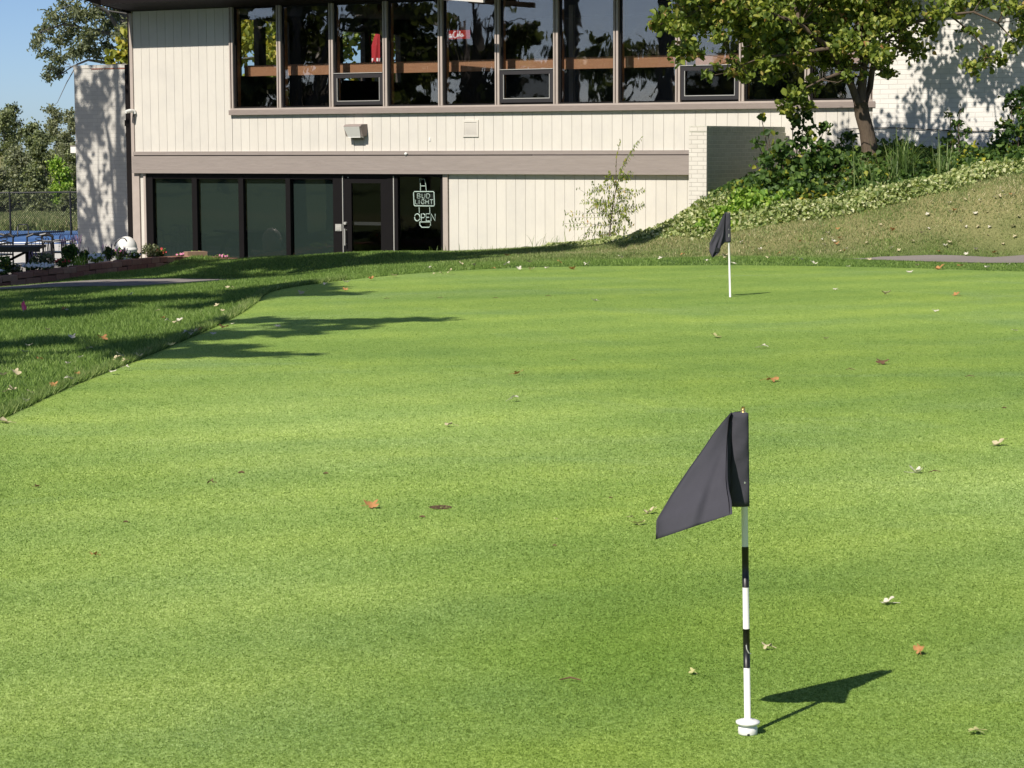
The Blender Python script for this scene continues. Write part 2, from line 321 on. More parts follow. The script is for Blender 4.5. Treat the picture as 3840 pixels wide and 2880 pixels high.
c = t.mix(big, (0.049, 0.048, 0.058), (0.062, 0.061, 0.074)); M['cloth'] = t.pr(c, 0.8, t.bump(big, 0.12, 0.02), 0.12)
M['brass'] = simple('brass', (0.75, 0.50, 0.20), 0.3, 0.1, 20, 0.02, 0.5, 0.9)
M['umbrella'] = simple('red_canvas', (0.36, 0.018, 0.025), 0.8, 0.15, 5)
M['redsign'] = simple('red_sign_panel', (0.45, 0.03, 0.02), 0.45, 0.05, 3, 0.02)
for mn, ec, es in (('red_sign_panel', (0.55, 0.035, 0.02), 0.45),):  # weak glow added to the panel so it shows through the glass
    for n__ in M['redsign'].node_tree.nodes:
        if n__.type == 'BSDF_PRINCIPLED': n__.inputs['Emission Color'].default_value = (*ec, 1); n__.inputs['Emission Strength'].default_value = es
M['neon'] = simple('unlit_neon_tube', (0.60, 0.66, 0.62), 0.3, 0.03, 10, 0.02)
M['mesh'] = simple('black_vinyl_wire', (0.015, 0.015, 0.015), 0.5, 0.1, 5, 0.02)
t = NT('dark_soil'); M['soil'] = t.pr(t.ramp(t.noise(t.coord(), 70, 4, 0.7), [(0.35, (0.03, 0.02, 0.015)), (0.6, (0.16, 0.09, 0.06)), (0.75, (0.30, 0.21, 0.14))]), 0.95, None, 0.1)
def deadleaf(name, a, b):
    t = NT(name); c = t.mix(t.noise(t.coord(), 60, 4), a, b); return t.pr(c, 0.7, None, 0.25, 0, 0.2, c)
M['dl_pale'] = deadleaf('pale_dead_leaf', (0.42, 0.35, 0.20), (0.72, 0.64, 0.42))
M['dl_white'] = deadleaf('whitish_dead_leaf', (0.55, 0.50, 0.40), (0.80, 0.76, 0.62))
M['dl_orange'] = deadleaf('orange_dead_leaf', (0.34, 0.15, 0.05), (0.62, 0.33, 0.14))
M['dl_brown'] = deadleaf('brown_dead_leaf', (0.09, 0.05, 0.03), (0.24, 0.14, 0.08))
M['dl_green'] = deadleaf('yellow_green_dead_leaf', (0.42, 0.42, 0.16), (0.66, 0.62, 0.30))
# ------------------------------------------------------------------ terrain
green_px = [(0,1570),(240,1452),(500,1352),(700,1268),(870,1192),(960,1134),(988,1104),(1025,1086),(1110,1070),(1300,1046),(1500,1026),(1700,1011),
            (2000,998),(2400,993),(2800,991),(3100,995),(3400,1001),(3840,1016)]
gp = [onz(a, b, 0.012) for a, b in green_px]
gp = [Vector((-3.05, 8, 0)), Vector((-3.4, 2, 0)), Vector((-3.4, -4, 0))][::-1] + gp + [Vector((8.2, 25.6, 0)), Vector((9.6, 22, 0)), Vector((10, 10, 0)), Vector((9, -4, 0))]
def smooth_poly(p, it=2):
    p = [Vector((q.x, q.y, 0)) for q in p]
    for _ in range(it):
        o = []
        for i in range(len(p)):
            a, b = p[i], p[(i+1) % len(p)]
            o += [a*0.75 + b*0.25, a*0.25 + b*0.75]
        p = o
    return p
GP = smooth_poly(gp); GPa = np.array([(q.x, q.y) for q in GP])
def poly_sd(P, X, Y):
    X = np.asarray(X, float); Y = np.asarray(Y, float); n = len(P)
    d = np.full(X.shape, 1e9); inside = np.zeros(X.shape, bool)
    for i in range(n):
        x1, y1 = P[i]; x2, y2 = P[(i+1) % n]; ex, ey = x2-x1, y2-y1; L2 = ex*ex+ey*ey + 1e-12
        tt = np.clip(((X-x1)*ex + (Y-y1)*ey)/L2, 0, 1); dx = X-(x1+tt*ex); dy = Y-(y1+tt*ey); d = np.minimum(d, dx*dx+dy*dy)
        c1 = (y1 > Y) != (y2 > Y)
        with np.errstate(divide='ignore', invalid='ignore'): xi = ex*(Y-y1)/(ey if ey != 0 else 1e-12) + x1
        inside ^= c1 & (X < xi)
    d = np.sqrt(d); return np.where(inside, -d, d)
ctl = []
def cp(px, py, Y): p = at(px, py, Y); ctl.append((p.x, p.y, p.z))
def cw(x, y, z): ctl.append((x, y, z))
for a in ((-4,8,0),(-4,14,0),(-7,10,0),(-7,18,-.08),(-6,24,-.2),(-10,24,-.35),(-3.8,25,-.12),(-15,14,-.1),(-20,30,-.7),(0,-10,0),(-12,-8,0),(14,-8,0),(12,12,0),(14,24,.2),
          (0,28.5,0),(3,29.8,.02),(-1.5,28,0)): cw(*a)
cp(0,1093,30); cp(0,1085,32.6); cp(350,1081,30.5); cp(350,1058,33); cp(690,1083,31); cp(690,1052,34); cp(1000,1050,34.5); cp(1000,1075,31)
cp(0,1100,37.6); cp(300,1044,39.0); cp(560,1014,40.8); cp(760,967,43)
cp(1000,972,39.5); cp(1300,955,37); cp(1500,953,36.5); cp(1700,952,37); cp(1300,1010,32); cp(1700,990,32); cp(1900,938,38.5); cp(2100,926,38)
cp(2250,914,38.2); cp(2400,905,38.5); cp(2500,890,38); cp(2100,960,33); cp(2400,955,32.5); cp(2400,925,34.5)
cp(2650,900,33.5); cp(2600,850,36.6); cp(2900,855,32.6); cp(3100,825,32.6); cp(3400,760,32.6); cp(3840,650,33); cp(3840,800,31.5)
cp(3840,986,28.6); cp(3840,966,30.5); cp(3840,945,31.0); cp(3500,983,29.2); cp(3500,965,30.6); cp(3300,978,29.5); cp(3300,966,30.7); cp(2800,960,31.5)
cp(3250,590,35.5); cp(3000,640,35.5); cp(2800,700,35.2); cp(3840,585,36.6); cp(3500,605,36.8); cp(3600,660,34.8); cp(3200,740,33.8)
cw(14,32,1.2); cw(16,40,1.8); cw(9,36,1.55); cw(22,30,1.4)
for px in (600, 900, 1200, 1500): 
    s_ = fs(px); p = loc2w(s_, -1.0, 0); cw(p.x, p.y, -1.15 if px > 700 else -1.1)
for px, z in ((1750,-.62),(2000,-.5),(2300,-.3),(2500,-.15)):
    p = loc2w(fs(px), -.3, 0); cw(p.x, p.y, z)
for a in ((-10,44,-1.05),(-12,50,-1.12),(-9,48,-1.1),(-14,58,-1.18),(-14,66,-1.3),(-18,80,-1.45),(-24,100,-1.78),(-33,150,-2.95),(-45,200,-4.1),(-20,60,-1.2),(-30,60,-1.3),(-4,56,-1.1),(5,50,-.8),
          (10,60,-.5),(0,80,-1.4),(20,60,0),(-60,30,-1.2),(60,40,1),(40,0,.5),(-40,0,-.5),(0,150,-3),(40,150,-2),(-90,200,-4),(60,260,-4),(-45,260,-5),(0,-60,0)): cw(*a)
P = np.array(ctl); cc = 0.6
def phi(r2): return np.sqrt(r2 + cc*cc)
A = phi(((P[:,None,:2]-P[None,:,:2])**2).sum(-1)); n_ = len(P)
K = np.zeros((n_+1, n_+1)); K[:n_,:n_] = A - np.eye(n_)*0.002; K[:n_,n_] = 1; K[n_,:n_] = 1
wts = np.linalg.solve(K, np.append(P[:,2], 0))
def hraw(X, Y):
    X = np.asarray(X, float); sh = X.shape; X = X.ravel(); Y = np.asarray(Y, float).ravel(); o = np.zeros(len(X))
    for i in range(0, len(X), 20000):
        xs = X[i:i+20000]; ys = Y[i:i+20000]
        o[i:i+20000] = phi((xs[:,None]-P[None,:,0])**2 + (ys[:,None]-P[None,:,1])**2) @ wts[:-1] + wts[-1]
    return o.reshape(sh)
def height(X, Y):
    X = np.asarray(X, float); Y = np.asarray(Y, float)
    h = hraw(X, Y); sd_ = poly_sd(GPa, X, Y); k = np.clip(sd_/0.7, 0, 1); k = k*k*(3-2*k)
    R = np.sqrt(X**2+Y**2); far = np.clip((R-230)/150, 0, 1)
    h = h*(1-far) + far*(-4.5)
    # patio behind the block wall is level
    return h*k
def hz(x, y): return float(height(np.array([x]), np.array([y]))[0])
def dryness(X, Y):
    # right bank is dry, left rough is lush
    d = np.clip((X - (-1.5))/3.0, 0, 1) * np.clip((Y-30.2)/1.6, 0, 1)
    d = np.maximum(d, np.clip((Y-70)/15, 0, 1)*0.9)
    d = np.maximum(d, 0.45*np.clip((Y-27)/2, 0, 1)*np.clip((34-Y)/3, 0, 1)*np.clip((-4-X)/2, 0, 1))
    return d
def axis(lo, hi, fine_lo, fine_hi, step):
    a = list(np.arange(fine_lo, fine_hi+1e-6, step)); s_ = step; x = fine_hi
    while x < hi: s_ *= 1.28; x += s_; a.append(x)
    s_ = step; x = fine_lo
    while x > lo: s_ *= 1.28; x -= s_; a.insert(0, x)
    return np.array(a)
ax_ = axis(-1500, 1500, -13, 11, 0.25); ay_ = axis(-400, 2200, 1, 52, 0.25)
GX, GY = np.meshgrid(ax_, ay_); GZ = height(GX, GY)
sdg = poly_sd(GPa, GX, GY); GZ = np.where(sdg < -0.3, -0.03, GZ)
bump_ = 0.012*np.sin(GX*5.1+GY*2.3)*np.sin(GY*4.3-GX*1.7); GZ = GZ + np.where((sdg > 0.4) & (np.abs(GX) < 15) & (GY < 60), bump_, 0)
nx, ny = len(ax_), len(ay_)
me = bpy.data.meshes.new('ground'); vv = np.stack([GX, GY, GZ], -1).reshape(-1, 3)
ii = np.arange(nx*ny).reshape(ny, nx); q = np.stack([ii[:-1,:-1], ii[:-1,1:], ii[1:,1:], ii[1:,:-1]], -1).reshape(-1, 4)
me.from_pydata(vv.tolist(), [], q.tolist()); me.update()
a = me.attributes.new('dry', 'FLOAT', 'POINT'); a.data.foreach_set('value', dryness(GX, GY).ravel().astype(np.float32))
me.materials.append(M['ground']); me.polygons.foreach_set('use_smooth', [True]*len(me.polygons))
g_ = bpy.data.objects.new('ground', me); C.objects.link(g_); tag(g_, kind='structure')
# putting green sheet
mb = MB(); cx = Vector((2.5, 14, 0))
npnt = len(GP); rings = [1.0, 0.985, 0.8, 0.5, 0.2]
for r_, z_ in zip(rings, (0.0, 0.012, 0.012, 0.012, 0.012)):
    for q_ in GP: mb.v.append((cx.x+(q_.x-cx.x)*r_, cx.y+(q_.y-cx.y)*r_, z_))
mb.v.append((cx.x, cx.y, 0.012))
for i in range(len(rings)-1):
    for k in range(npnt): mb.f.append((i*npnt+(k+1) % npnt, i*npnt+k, (i+1)*npnt+k, (i+1)*npnt+(k+1) % npnt)); mb.r.append(0); mb.m.append(0)
for k in range(npnt): mb.f.append((4*npnt+(k+1) % npnt, 4*npnt+k, 5*npnt)); mb.r.append(0); mb.m.append(0)
mb.r = [0.5]*len(mb.r); tag(mb.build('putting_green', M['green']), kind='structure')
# cart path: ribbons
def ribbon(name, near, far, mat, zoff=0.03, nx_=40, ny_=5):
    mb = MB(); 
    def interp(L, u):
        x = u*(len(L)-1); i = min(int(x), len(L)-2); f = x-i; return L[i]*(1-f) + L[i+1]*f
    for i in range(nx_+1):
        a, b = interp(near, i/nx_), interp(far, i/nx_)
        for j in range(ny_+1):
            p = a*(1-j/ny_) + b*(j/ny_); mb.v.append((p.x, p.y, hz(p.x, p.y)+zoff))
    for i in range(nx_):
        for j in range(ny_):
            k = i*(ny_+1)+j; mb.f.append((k, k+ny_+1, k+ny_+2, k+1)); mb.r.append(0); mb.m.append(0)
    return tag(mb.build(name, mat), kind='structure')
ribbon('cart_path', [Vector((-18, 29.5, 0)), at(0,1093,30), at(350,1081,30.5), at(690,1083,31), at(1000,1075,31.2)],
       [Vector((-18, 32, 0)), at(0,1085,32.6), at(350,1058,33), at(690,1052,34), at(1000,1050,34.5)], M['path'], 0.03)
ribbon('cart_path', [at(3130,981,29.9), at(3300,983,29.3), at(3500,985,29.0), at(3840,989,28.4), Vector((14, 27.5, 0))],
       [at(3130,974,30.3), at(3300,964,30.7), at(3500,962,30.7), at(3840,963,30.6), Vector((14, 29.5, 0))], M['path'], 0.014)
# patio and pool deck
def slab(name, pts, z0, z1, mat):
    mb = MB(); n = len(pts)
    mb.add([(x, y, z1) for x, y in pts] + [(x, y, z0) for x, y in pts], [tuple(range(n)), tuple(reversed(range(n, 2*n)))] + [(i, n+i, n+(i+1) % n, (i+1) % n) for i in range(n)])
    return tag(mb.build(name, mat), kind='structure')
slab('pool_deck', [(-24, 50.5), (-6.9, 49.0), (-6.9, 60.9), (-24, 60.9)], -1.6, -1.08, M['concrete'])
slab('patio', [(-24, 40.2), (-9.6, 40.8), (-6.5, 43.5), (-6.9, 48.9), (-24, 50.4)], -1.6, -1.02, M['patio'])
pcv = slab('pool_cover', [(-26, 61.2), (-6, 61.2), (-7.5, 72.0), (-26, 74)], -1.6, -1.16, M['cover'])
exec_parts = []
# ------------------------------------------------------------------ clubhouse (local frame: x along the facade, y into the building, z world height)
B = empty('clubhouse', (F0.x, F0.y, 0), ROTZ, 'two storey clubhouse with cream board siding, taupe beam and long row of upper windows', 'building')
SL = fs(508); SR = fs(3285); SBK = fs(3275)
zTrimT = fac(1500, 566)[1]; zTrimB = fac(1500, 580)[1]; zBeamT = fac(1500, 584)[1]; zBeamB = fac(1500, 641)[1]; zLowB = fac(1500, 652)[1]
zSillT = fac(1500, 398)[1]; zSillB = fac(1500, 424)[1]; zSill0 = fac(1500, 404)[1]
zSof = fac(690, 36)[1]; SJ = fs(878)      # soffit line, left window jamb
BW = 0.2045
def boards(mb, s0, s1, z0, z1, y=0.0):
    s_ = s0
    while s_ < s1 - 0.01:
        e = min(s_ + BW, s1)
        r = random.random()
        mb.box(s_+0.0025, e-0.003, y, y+0.02, z0, z1, r)
        s_ = e
    mb.box(s0, s1, y+0.0215, y+0.14, z0, z1, 0.3)
mb = MB(); boards(mb, SL, SJ-0.03, zTrimT, zSof); boards(mb, SJ-0.026, SR, zTrimT, zSillB+0.02)
zbase = -1.6
boards(mb, fs(1683), SR, zbase, zLowB); boards(mb, fs(525), fs(540), zbase, zLowB)
mb.build('siding', M['siding'], B)
mb = MB(); mb.box(SL-0.02, SR, -0.05, 0.0, zTrimB, zTrimT); mb.box(SL-0.02, fs(2700), -0.085, 0.14, zBeamB+0.012, zBeamT); mb.box(SL-0.02, fs(2700), -0.10, 0.13, zLowB, zBeamB+0.010)
mb.box(fs(2000), SR, -0.03, 0.0, zLowB+.02, zTrimB-.002)
mb.build('beam', M['taupe'], B)
mb = MB(); mb.box(SL, SR, 0.0, 0.10, zBeamT+0.002, zTrimB-0.002); mb.build('shadow_gap', M['dark'], B)
mb = MB(); mb.box(fs(497), SL-0.002, -0.03, 0.15, zbase, zSof); mb.build('corner_trim', M['lighttaupe'], B); mb = MB(); mb.box(fs(506), fs(524), -0.035, 0.1, zbase, zLowB-0.002); mb.build('trim_board', M['lighttaupe'], B); mb = MB(); mb.box(fs(540), fs(548), -0.035, 0.1, zbase, zLowB-0.002); mb.build('trim_board', M['lighttaupe'], B); mb = MB(); mb.box(fs(1663), fs(1681), -0.035, 0.12, zbase, zLowB-0.002)
mb.build('trim_board', M['lighttaupe'], B)
mb = MB(); mb.box(fs(491, 0.2), fs(499, 0.2), 0.17, 0.30, zbase, zSof); mb.box(fs(480, 1.2), fs(494, 1.2), 1.15, 1.28, zbase, fac(485, 242, 1.2)[1]); mb.box(fs(478, 1.2), fs(495, 1.2), 1.13, 1.15, fac(485,473,1.2)[1], fac(485,450,1.2)[1]); mb.box(fs(478,1.2), fs(497,1.2), 1.152, 1.18, fac(485,512,1.2)[1], fac(485,500,1.2)[1])
mb.build('downspout', M['dark'], B)
# sill of the window band
mb = MB(); mb.box(SJ-0.06, SR, -0.075, 0.06, zSillB, zSillT-0.035); mb.build('sill', M['sill'], B)
mb = MB(); mb.box(SJ-0.03, SR, -0.06, 0.10, zSillT-0.0335, zSillT); mb.build('sill_cap', M['lighttaupe'], B)
# window bays
WT = zSof + 0.02
UN = 1.22
edges = [SJ] + [k*UN for k in range(0, 10)] + [SBK-0.02]
for k, s_ in enumerate(edges):
    mb = MB(); hw = 0.055 if k else 0.05
    mb.box(s_-hw+.004, s_-0.022, -0.05, 0.02, zSillT+0.002, WT); mb.box(s_+0.0, s_+hw-.01, -0.05, 0.02, zSillT+0.002, WT); mb.box(s_-0.021, s_-0.001, 0.0, 0.02, zSillT+0.002, WT)
    o = mb.build('mullion', M['lighttaupe'], B)
    mb = MB(); mb.box(s_-0.05, s_+0.05, 0.06, 0.19, zSillT+0.002, WT); mb.build('post', M['postwood'], o)
zAw = fac(1350, 275)[1]
for k in range(len(edges)-1):
    a, b = edges[k]+0.056, edges[k+1]-0.056
    aw = k in (2, 5, 8)
    mb = MB(); f_ = 0.025
    mb.box(a, a+f_, 0.0, 0.05, zSillT+0.002, WT); mb.box(b-f_, b, 0.0, 0.05, zSillT+0.002, WT); mb.box(a+f_, b-f_, 0.0, 0.05, zSillT+0.002, zSillT+0.03); mb.box(a+f_, b-f_, 0.0, 0.05, WT-0.05, WT)
    wf = mb.build('window', M['dark'] if k == 0 else M['bronze'], B)
    zb = zSillT+0.03
    if aw:
        zb = zAw + 0.012
        mb = MB(); f2 = 0.085; z0, z1 = zSillT+0.035, zAw; a2, b2 = a+0.002, b-0.002
        mb.box(a2, b2, -0.045, 0.03, z1-f2, z1); mb.box(a2, b2, -0.045, 0.03, z0, z0+f2*0.8)
        mb.box(a2, a2+f2*0.8, -0.045, 0.03, z0+f2*0.8, z1-f2); mb.box(b2-f2*0.8, b2, -0.045, 0.03, z0+f2*0.8, z1-f2)
        mb.build('sash', M['sash'], wf)
        mb = MB(); g2 = f2*0.8; mb.box(a2+g2, b2-g2, -0.050, -0.02, z0+g2, z0+g2+0.012); mb.box(a2+g2, a2+g2+0.01, -0.050, -0.02, z0+g2+0.012, z1-f2); mb.box(b2-g2-0.01, b2-g2, -0.050, -0.02, z0+g2+0.012, z1-f2)
        mb.box(a2, b2, -0.06, 0.0, z1+0.001, z1+0.012)
        mb.build('sash_trim', M['alu'], wf)
        mb = MB(); mb.box(a2+g2, b2-g2, 0.0, 0.006, z0+g2, z1-f2); mb.build('lower_pane', M['glass2'] , wf)
    mb = MB(); nn = 10
    mb.add([(a+f_, 0.03, zb), (b-f_, 0.03, zb), (b-f_, 0.03, WT-0.05), (a+f_, 0.03, WT-0.05), (a+f_, 0.036, zb), (b-f_, 0.036, zb), (b-f_, 0.036, WT-0.05), (a+f_, 0.036, WT-0.05)],
           [(0,1,2,3), (7,6,5,4), (0,4,5,1), (1,5,6,2), (2,6,7,3), (3,7,4,0)])
    mb.build('pane', M['glass'], wf)
# interior of the upper storey
zR0 = fac(1160, 281, 0.42)[1]; zR1 = fac(1160, 240, 0.42)[1]
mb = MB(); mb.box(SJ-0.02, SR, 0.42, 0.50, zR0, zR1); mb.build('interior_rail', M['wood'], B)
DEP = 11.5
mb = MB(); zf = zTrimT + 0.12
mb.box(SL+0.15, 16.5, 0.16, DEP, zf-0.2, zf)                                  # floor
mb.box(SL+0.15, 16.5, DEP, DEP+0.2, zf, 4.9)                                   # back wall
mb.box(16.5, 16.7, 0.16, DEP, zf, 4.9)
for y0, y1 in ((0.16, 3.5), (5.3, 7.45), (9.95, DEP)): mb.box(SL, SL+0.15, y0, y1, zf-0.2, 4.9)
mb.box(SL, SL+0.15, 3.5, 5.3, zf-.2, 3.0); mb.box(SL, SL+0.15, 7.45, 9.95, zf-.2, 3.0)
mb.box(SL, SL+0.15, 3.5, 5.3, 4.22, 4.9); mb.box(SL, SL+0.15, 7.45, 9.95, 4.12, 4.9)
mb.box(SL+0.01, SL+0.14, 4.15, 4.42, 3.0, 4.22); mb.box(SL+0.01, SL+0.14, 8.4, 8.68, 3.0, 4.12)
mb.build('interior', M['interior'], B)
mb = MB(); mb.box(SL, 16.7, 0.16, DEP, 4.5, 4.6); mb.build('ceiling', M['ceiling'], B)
for (s0, y0, h0) in ((0.9, 2.2, 1.1), (4.6, 2.8, 1.05), (5.5, 1.6, 1.2), (7.4, 2.4, 1.0)):      # partition posts seen faintly inside
    mb = MB(); mb.box(s0, s0+0.09, y0, y0+0.09, zf, zf+h0+1.4); mb.build('inner_post', M['sill'], B)
mb = MB(); p0 = Vector((5.15, 0.75, zf+1.55)); mb.obox(p0, Vector((0.16, 0, 0.17)), Vector((0, 0.02, 0)), Vector((-0.022, 0, 0.02))); mb.build('brace', M['sill'], B)
# roof with eave rising outwards
mb = MB(); T = 0.86; rise = 0.13
def roofsec(s0, s1, T_):
    z0 = zSof; pts = [(-T_, z0+rise*T_), (0.0, z0), (0.2, z0), (DEP+0.8, z0+0.35), (DEP+0.8, z0+0.8), (-T_, z0+rise*T_+0.34)]
    n = len(pts); mb.add([(s0, y, z) for y, z in pts] + [(s1, y, z) for y, z in pts], [tuple(reversed(range(n))), tuple(range(n, 2*n))] + [(i, (i+1) % n, n+(i+1) % n, n+i) for i in range(n)])
roofsec(SL-0.10, 16.9, T)
mb.build('roof', M['dark'], B)
mb = MB(); sA, zA = fac(342, -4, -0.8); sC, zC = fac(492, 40, -0.02)
pA = Vector((sA, -0.8, zA)); pC = Vector((sC, -0.04, zC)); dd = (pA-pC); pE = pC + dd*1.7
mb.obox((pC+pE)/2, (pE-pC)/2, Vector((0.02, 0.05, 0)), Vector((0, 0, 0.055)))
mb.build('rake_board', M['dark'], B)
mb = MB(); s1, z1 = fac(1815, 10, -T-0.06); s0, z0 = fac(1560, -9, -T-0.06)
mb.obox(Vector(((s0+s1)/2, -T-0.06, (z0+z1)/2+0.05)), Vector(((s1-s0)/2, 0, (z1-z0)/2)), Vector((0, 0.03, 0)), Vector((0, 0, 0.05))); mb.build('lookout', M['siding'], B)
# lower glazing
def lz(px, py): return fac(px, py)[1]
zG = lz(1000, 671); yb = 0.04
mb = MB(); b_ = [(548, 571), (718, 737), (893, 911), (1070, 1087), (1248, 1283)]
for a, b in b_: mb.box(fs(a), fs(b), -0.01, 0.08, zbase, zLowB-0.003)
for (a, b), (c_, d_) in zip(b_[:-1], b_[1:]): mb.box(fs(b), fs(c_), -0.005, 0.07, zG, zLowB-0.003)
mb.box(fs(1283), fs(1480), -0.005, 0.07, lz(1370, 668), zLowB-0.003); mb.box(fs(1451), fs(1474), -0.01, 0.08, zbase, lz(1370, 668)-.002); mb.box(fs(1478), fs(1491), -0.01, 0.08, zbase, zLowB-0.003); mb.box(fs(1491), fs(1662), -0.005, 0.07, lz(1570, 663), zLowB-0.003); mb.box(fs(1652), fs(1662), -.003, .068, zbase, lz(1570,663)-.002)
mb.build('storefront_frame', M['bronze'], B)
for (a, b), (c_, d_) in zip(b_[:-1], b_[1:]):
    mb = MB(); mb.box(fs(b), fs(c_), 0.03, 0.036, zbase+.1, zG); gp_ = mb.build('glass_panel', M['glass2'], B)
    mb = MB(); mb.box(fs(b)+0.02, fs(c_)-0.02, 0.09, 0.10, zbase+.1, zG-0.015); mb.build('window_shade', M['shade'], gp_)
mb = MB(); mb.box(fs(1491), fs(1652), 0.03, 0.036, zbase+.1, lz(1570,663)-.002); mb.build('sidelight', M['glass2'], B)
mb = MB(); mb.box(fs(1475), fs(1478), -0.02, 0.05, zbase, lz(1476,660)); mb.box(fs(1284.2), fs(1286.6), -0.022, 0.05, zbase, lz(1285,659)); mb.build('jamb_strip', M['alu'], B)
mb = MB(); dz1 = lz(1370, 670)
x0, x1 = fs(1288), fs(1450); g0, g1 = fs(1316), fs(1426); gz1 = lz(1370, 687); dz0 = -1.13
mb.box(x0, g0, 0.0, 0.05, dz0, dz1); mb.box(g1, x1, 0.0, 0.05, dz0, dz1); mb.box(g0, g1, 0.0, 0.05, gz1, dz1); mb.box(g0, g1, 0.0, 0.05, dz0, dz0+0.25)
dr = mb.build('door', M['bronze'], B)
mb = MB(); mb.box(g0, g1, 0.022, 0.028, dz0+.25, gz1); mb.build('door_pane', M['glass2'], dr)
mb = MB(); hx = fs(1297); mb.tube([(hx, -0.07, lz(1297, 857)), (hx, -0.07, lz(1297, 920))], 0.013, 8); mb.tube([(hx, 0, lz(1297, 862)), (hx, -0.07, lz(1297, 862))], 0.01, 6); mb.tube([(hx, 0, lz(1297, 915)), (hx, -0.07, lz(1297, 915))], 0.01, 6); mb.build('handle', M['alu'], dr)
mb = MB(); mb.tube([(fs(1294), 0.0, lz(1294, 837)), (fs(1294), -0.04, lz(1294, 837))], 0.028, 12); mb.build('deadbolt', M['alu'], dr)
mb = MB(); mb.box(g0, g1, 0.07, 0.12, lz(1370, 845), lz(1370, 833)); mb.build('push_bar', M['sash'], dr)
mb = MB(); mb.box(fs(1304), fs(1307), -.012, -.001, lz(1305, 667), lz(1305, 664)); mb.build('door_sensor', M['white'], dr)
mb = MB(); k0, k1 = fs(1258), fs(1281); mb.box(k0, k1, -0.035, -0.011, lz(1270, 866), lz(1270, 840)); mb.box(k0+0.02, k1-0.03, -0.045, -0.0355, lz(1270, 862), lz(1270, 850)); mb.build('keypad', M['alu'], B)
# lower storey room
mb = MB(); mb.box(SL+0.1, 12.5, 5.0, 5.1, -1.15, zTrimB); mb.box(SL+0.1, 12.5, 0.16, 5.0, -1.3, -1.15); mb.box(SL+0.1, 12.5, 0.16, 5.0, zBeamB, zBeamB+0.1); mb.box(SL, SL+0.1, 0.16, DEP, -1.6, zf-0.22); mb.box(SL+.1, 16.5, DEP, DEP+.1, -1.6, zf-.22)
mb.build('lower_room', M['interior'], B)
mb = MB(); mb.box(fs(1310), fs(1662), -0.32, -0.05, -1.2, -0.99); mb.build('door_step', M['concrete'], B)
# brick parts
yL = 3.4; s0, s1 = fs(285, yL), fs(482, yL); zt = fac(385, 243, yL)[1]
mb = MB(); mb.box(s0, s1, yL, yL+0.4, -1.6, zt - 0.075); o = mb.build('brick_wall', M['brickgrey'], B)
mb = MB(); mb.box(s0-0.012, s1+0.01, yL-0.012, yL+0.41, zt-0.073, zt); mb.build('coping', M['brickgrey'], o)
mb = MB()
for k in range(3): mb.box(s0+0.5+k*0.36, s0+0.83+k*0.36, yL-0.0135, yL-0.005, zt-0.095, zt-0.08)
mb.build('worn_brick', simple('exposed_red_brick', (0.42, 0.16, 0.11), 0.8, 0.3, 20), o)
mb = MB(); mb.box(SBK, 17.5, -0.06, 0.3, -1.6, 4.3); ob = mb.build('brick_wall', M['brickwhite'], B)
mb = MB(); zc = fac(3500, 482, -0.08)[1]; pts = [(fs(3170,-.08) + i*0.45, -0.085, zc + 0.03*math.sin(i*0.9) - 0.02*math.sin(i*0.35)) for i in range(12)]; mb.tube(pts, 0.008, 5); mb.build('cable', M['black'], B)
# brick retaining wall standing out from the facade
pw = loc2w(0, 0, 0)
RW = empty('retaining_wall', (F0.x, F0.y, 0), ROTZ, 'cream painted brick retaining wall with shaded side jutting from the clubhouse', 'wall')
r = ray(2650, 700)
# corner point found on the side plane s = sc
sc = 10.62; t_ = (F0 + D*sc - EYE).dot(D)/r.dot(D); pp = EYE + r*t_; yfront = (pp-F0).dot(N)
zrt = at(2650, 472, pp.y).z
sl_ = (at(2583, 700, 30) - EYE); r2 = ray(2583, 700); t2 = (F0 + N*yfront - EYE).dot(N)/r2.dot(N); sleft = (EYE + r2*t2 - F0).dot(D)
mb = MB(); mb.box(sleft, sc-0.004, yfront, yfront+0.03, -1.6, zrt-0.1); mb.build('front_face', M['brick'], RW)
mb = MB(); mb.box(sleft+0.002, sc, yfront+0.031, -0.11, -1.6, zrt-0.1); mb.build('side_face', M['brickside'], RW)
mb = MB(); s_ = sleft
while s_ < sc-0.02: mb.box(s_+0.004, min(s_+0.068, sc+.004)-0.004, yfront-0.004, yfront+0.11, zrt-0.098, zrt, random.random()); s_ += 0.068
y_ = yfront+0.114
while y_ < -0.15: mb.box(sleft, sc+0.004, y_, y_+0.062, zrt-0.098, zrt, random.random()); y_ += 0.068
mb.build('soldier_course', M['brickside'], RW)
mb = MB(); mb.box(sleft+0.01, sc, yfront-0.0055, yfront-0.0042, zrt-.09, zrt-.005); mb.build('coping_face', M['brick'], RW)
# things fixed to the wall
def wall_thing(name, px, py, off, label, cat):
    s_, z_ = fac(px, py, off); p = loc2w(s_, off, z_); return empty(name, p, ROTZ, label, cat)
L = wall_thing('wall_lamp', 1349, 525, 0, 'white wedge shaped floodlight mounted on the cream siding below the windows', 'wall lamp')
wl = (fs(1383)-fs(1315)); hh = fac(1349, 465)[1]-fac(1349, 525)[1]
mb = MB(); a, b = -wl/2, wl/2-0.03; c0, c1 = hh*0.22, hh
prof = [(0, c0+0.02), (0, c1), (-0.20, c1-0.01), (-0.25, c1-0.05), (-0.235, c1-0.055), (-0.16, c0)]
n = len(prof); mb.add([(a, y, z) for y, z in prof] + [(b, y, z) for y, z in prof], [tuple(range(n)), tuple(reversed(range(n, 2*n)))] + [(i, n+i, n+(i+1) % n, (i+1) % n) for i in range(n)])
mb.build('housing', M['sill'], L)
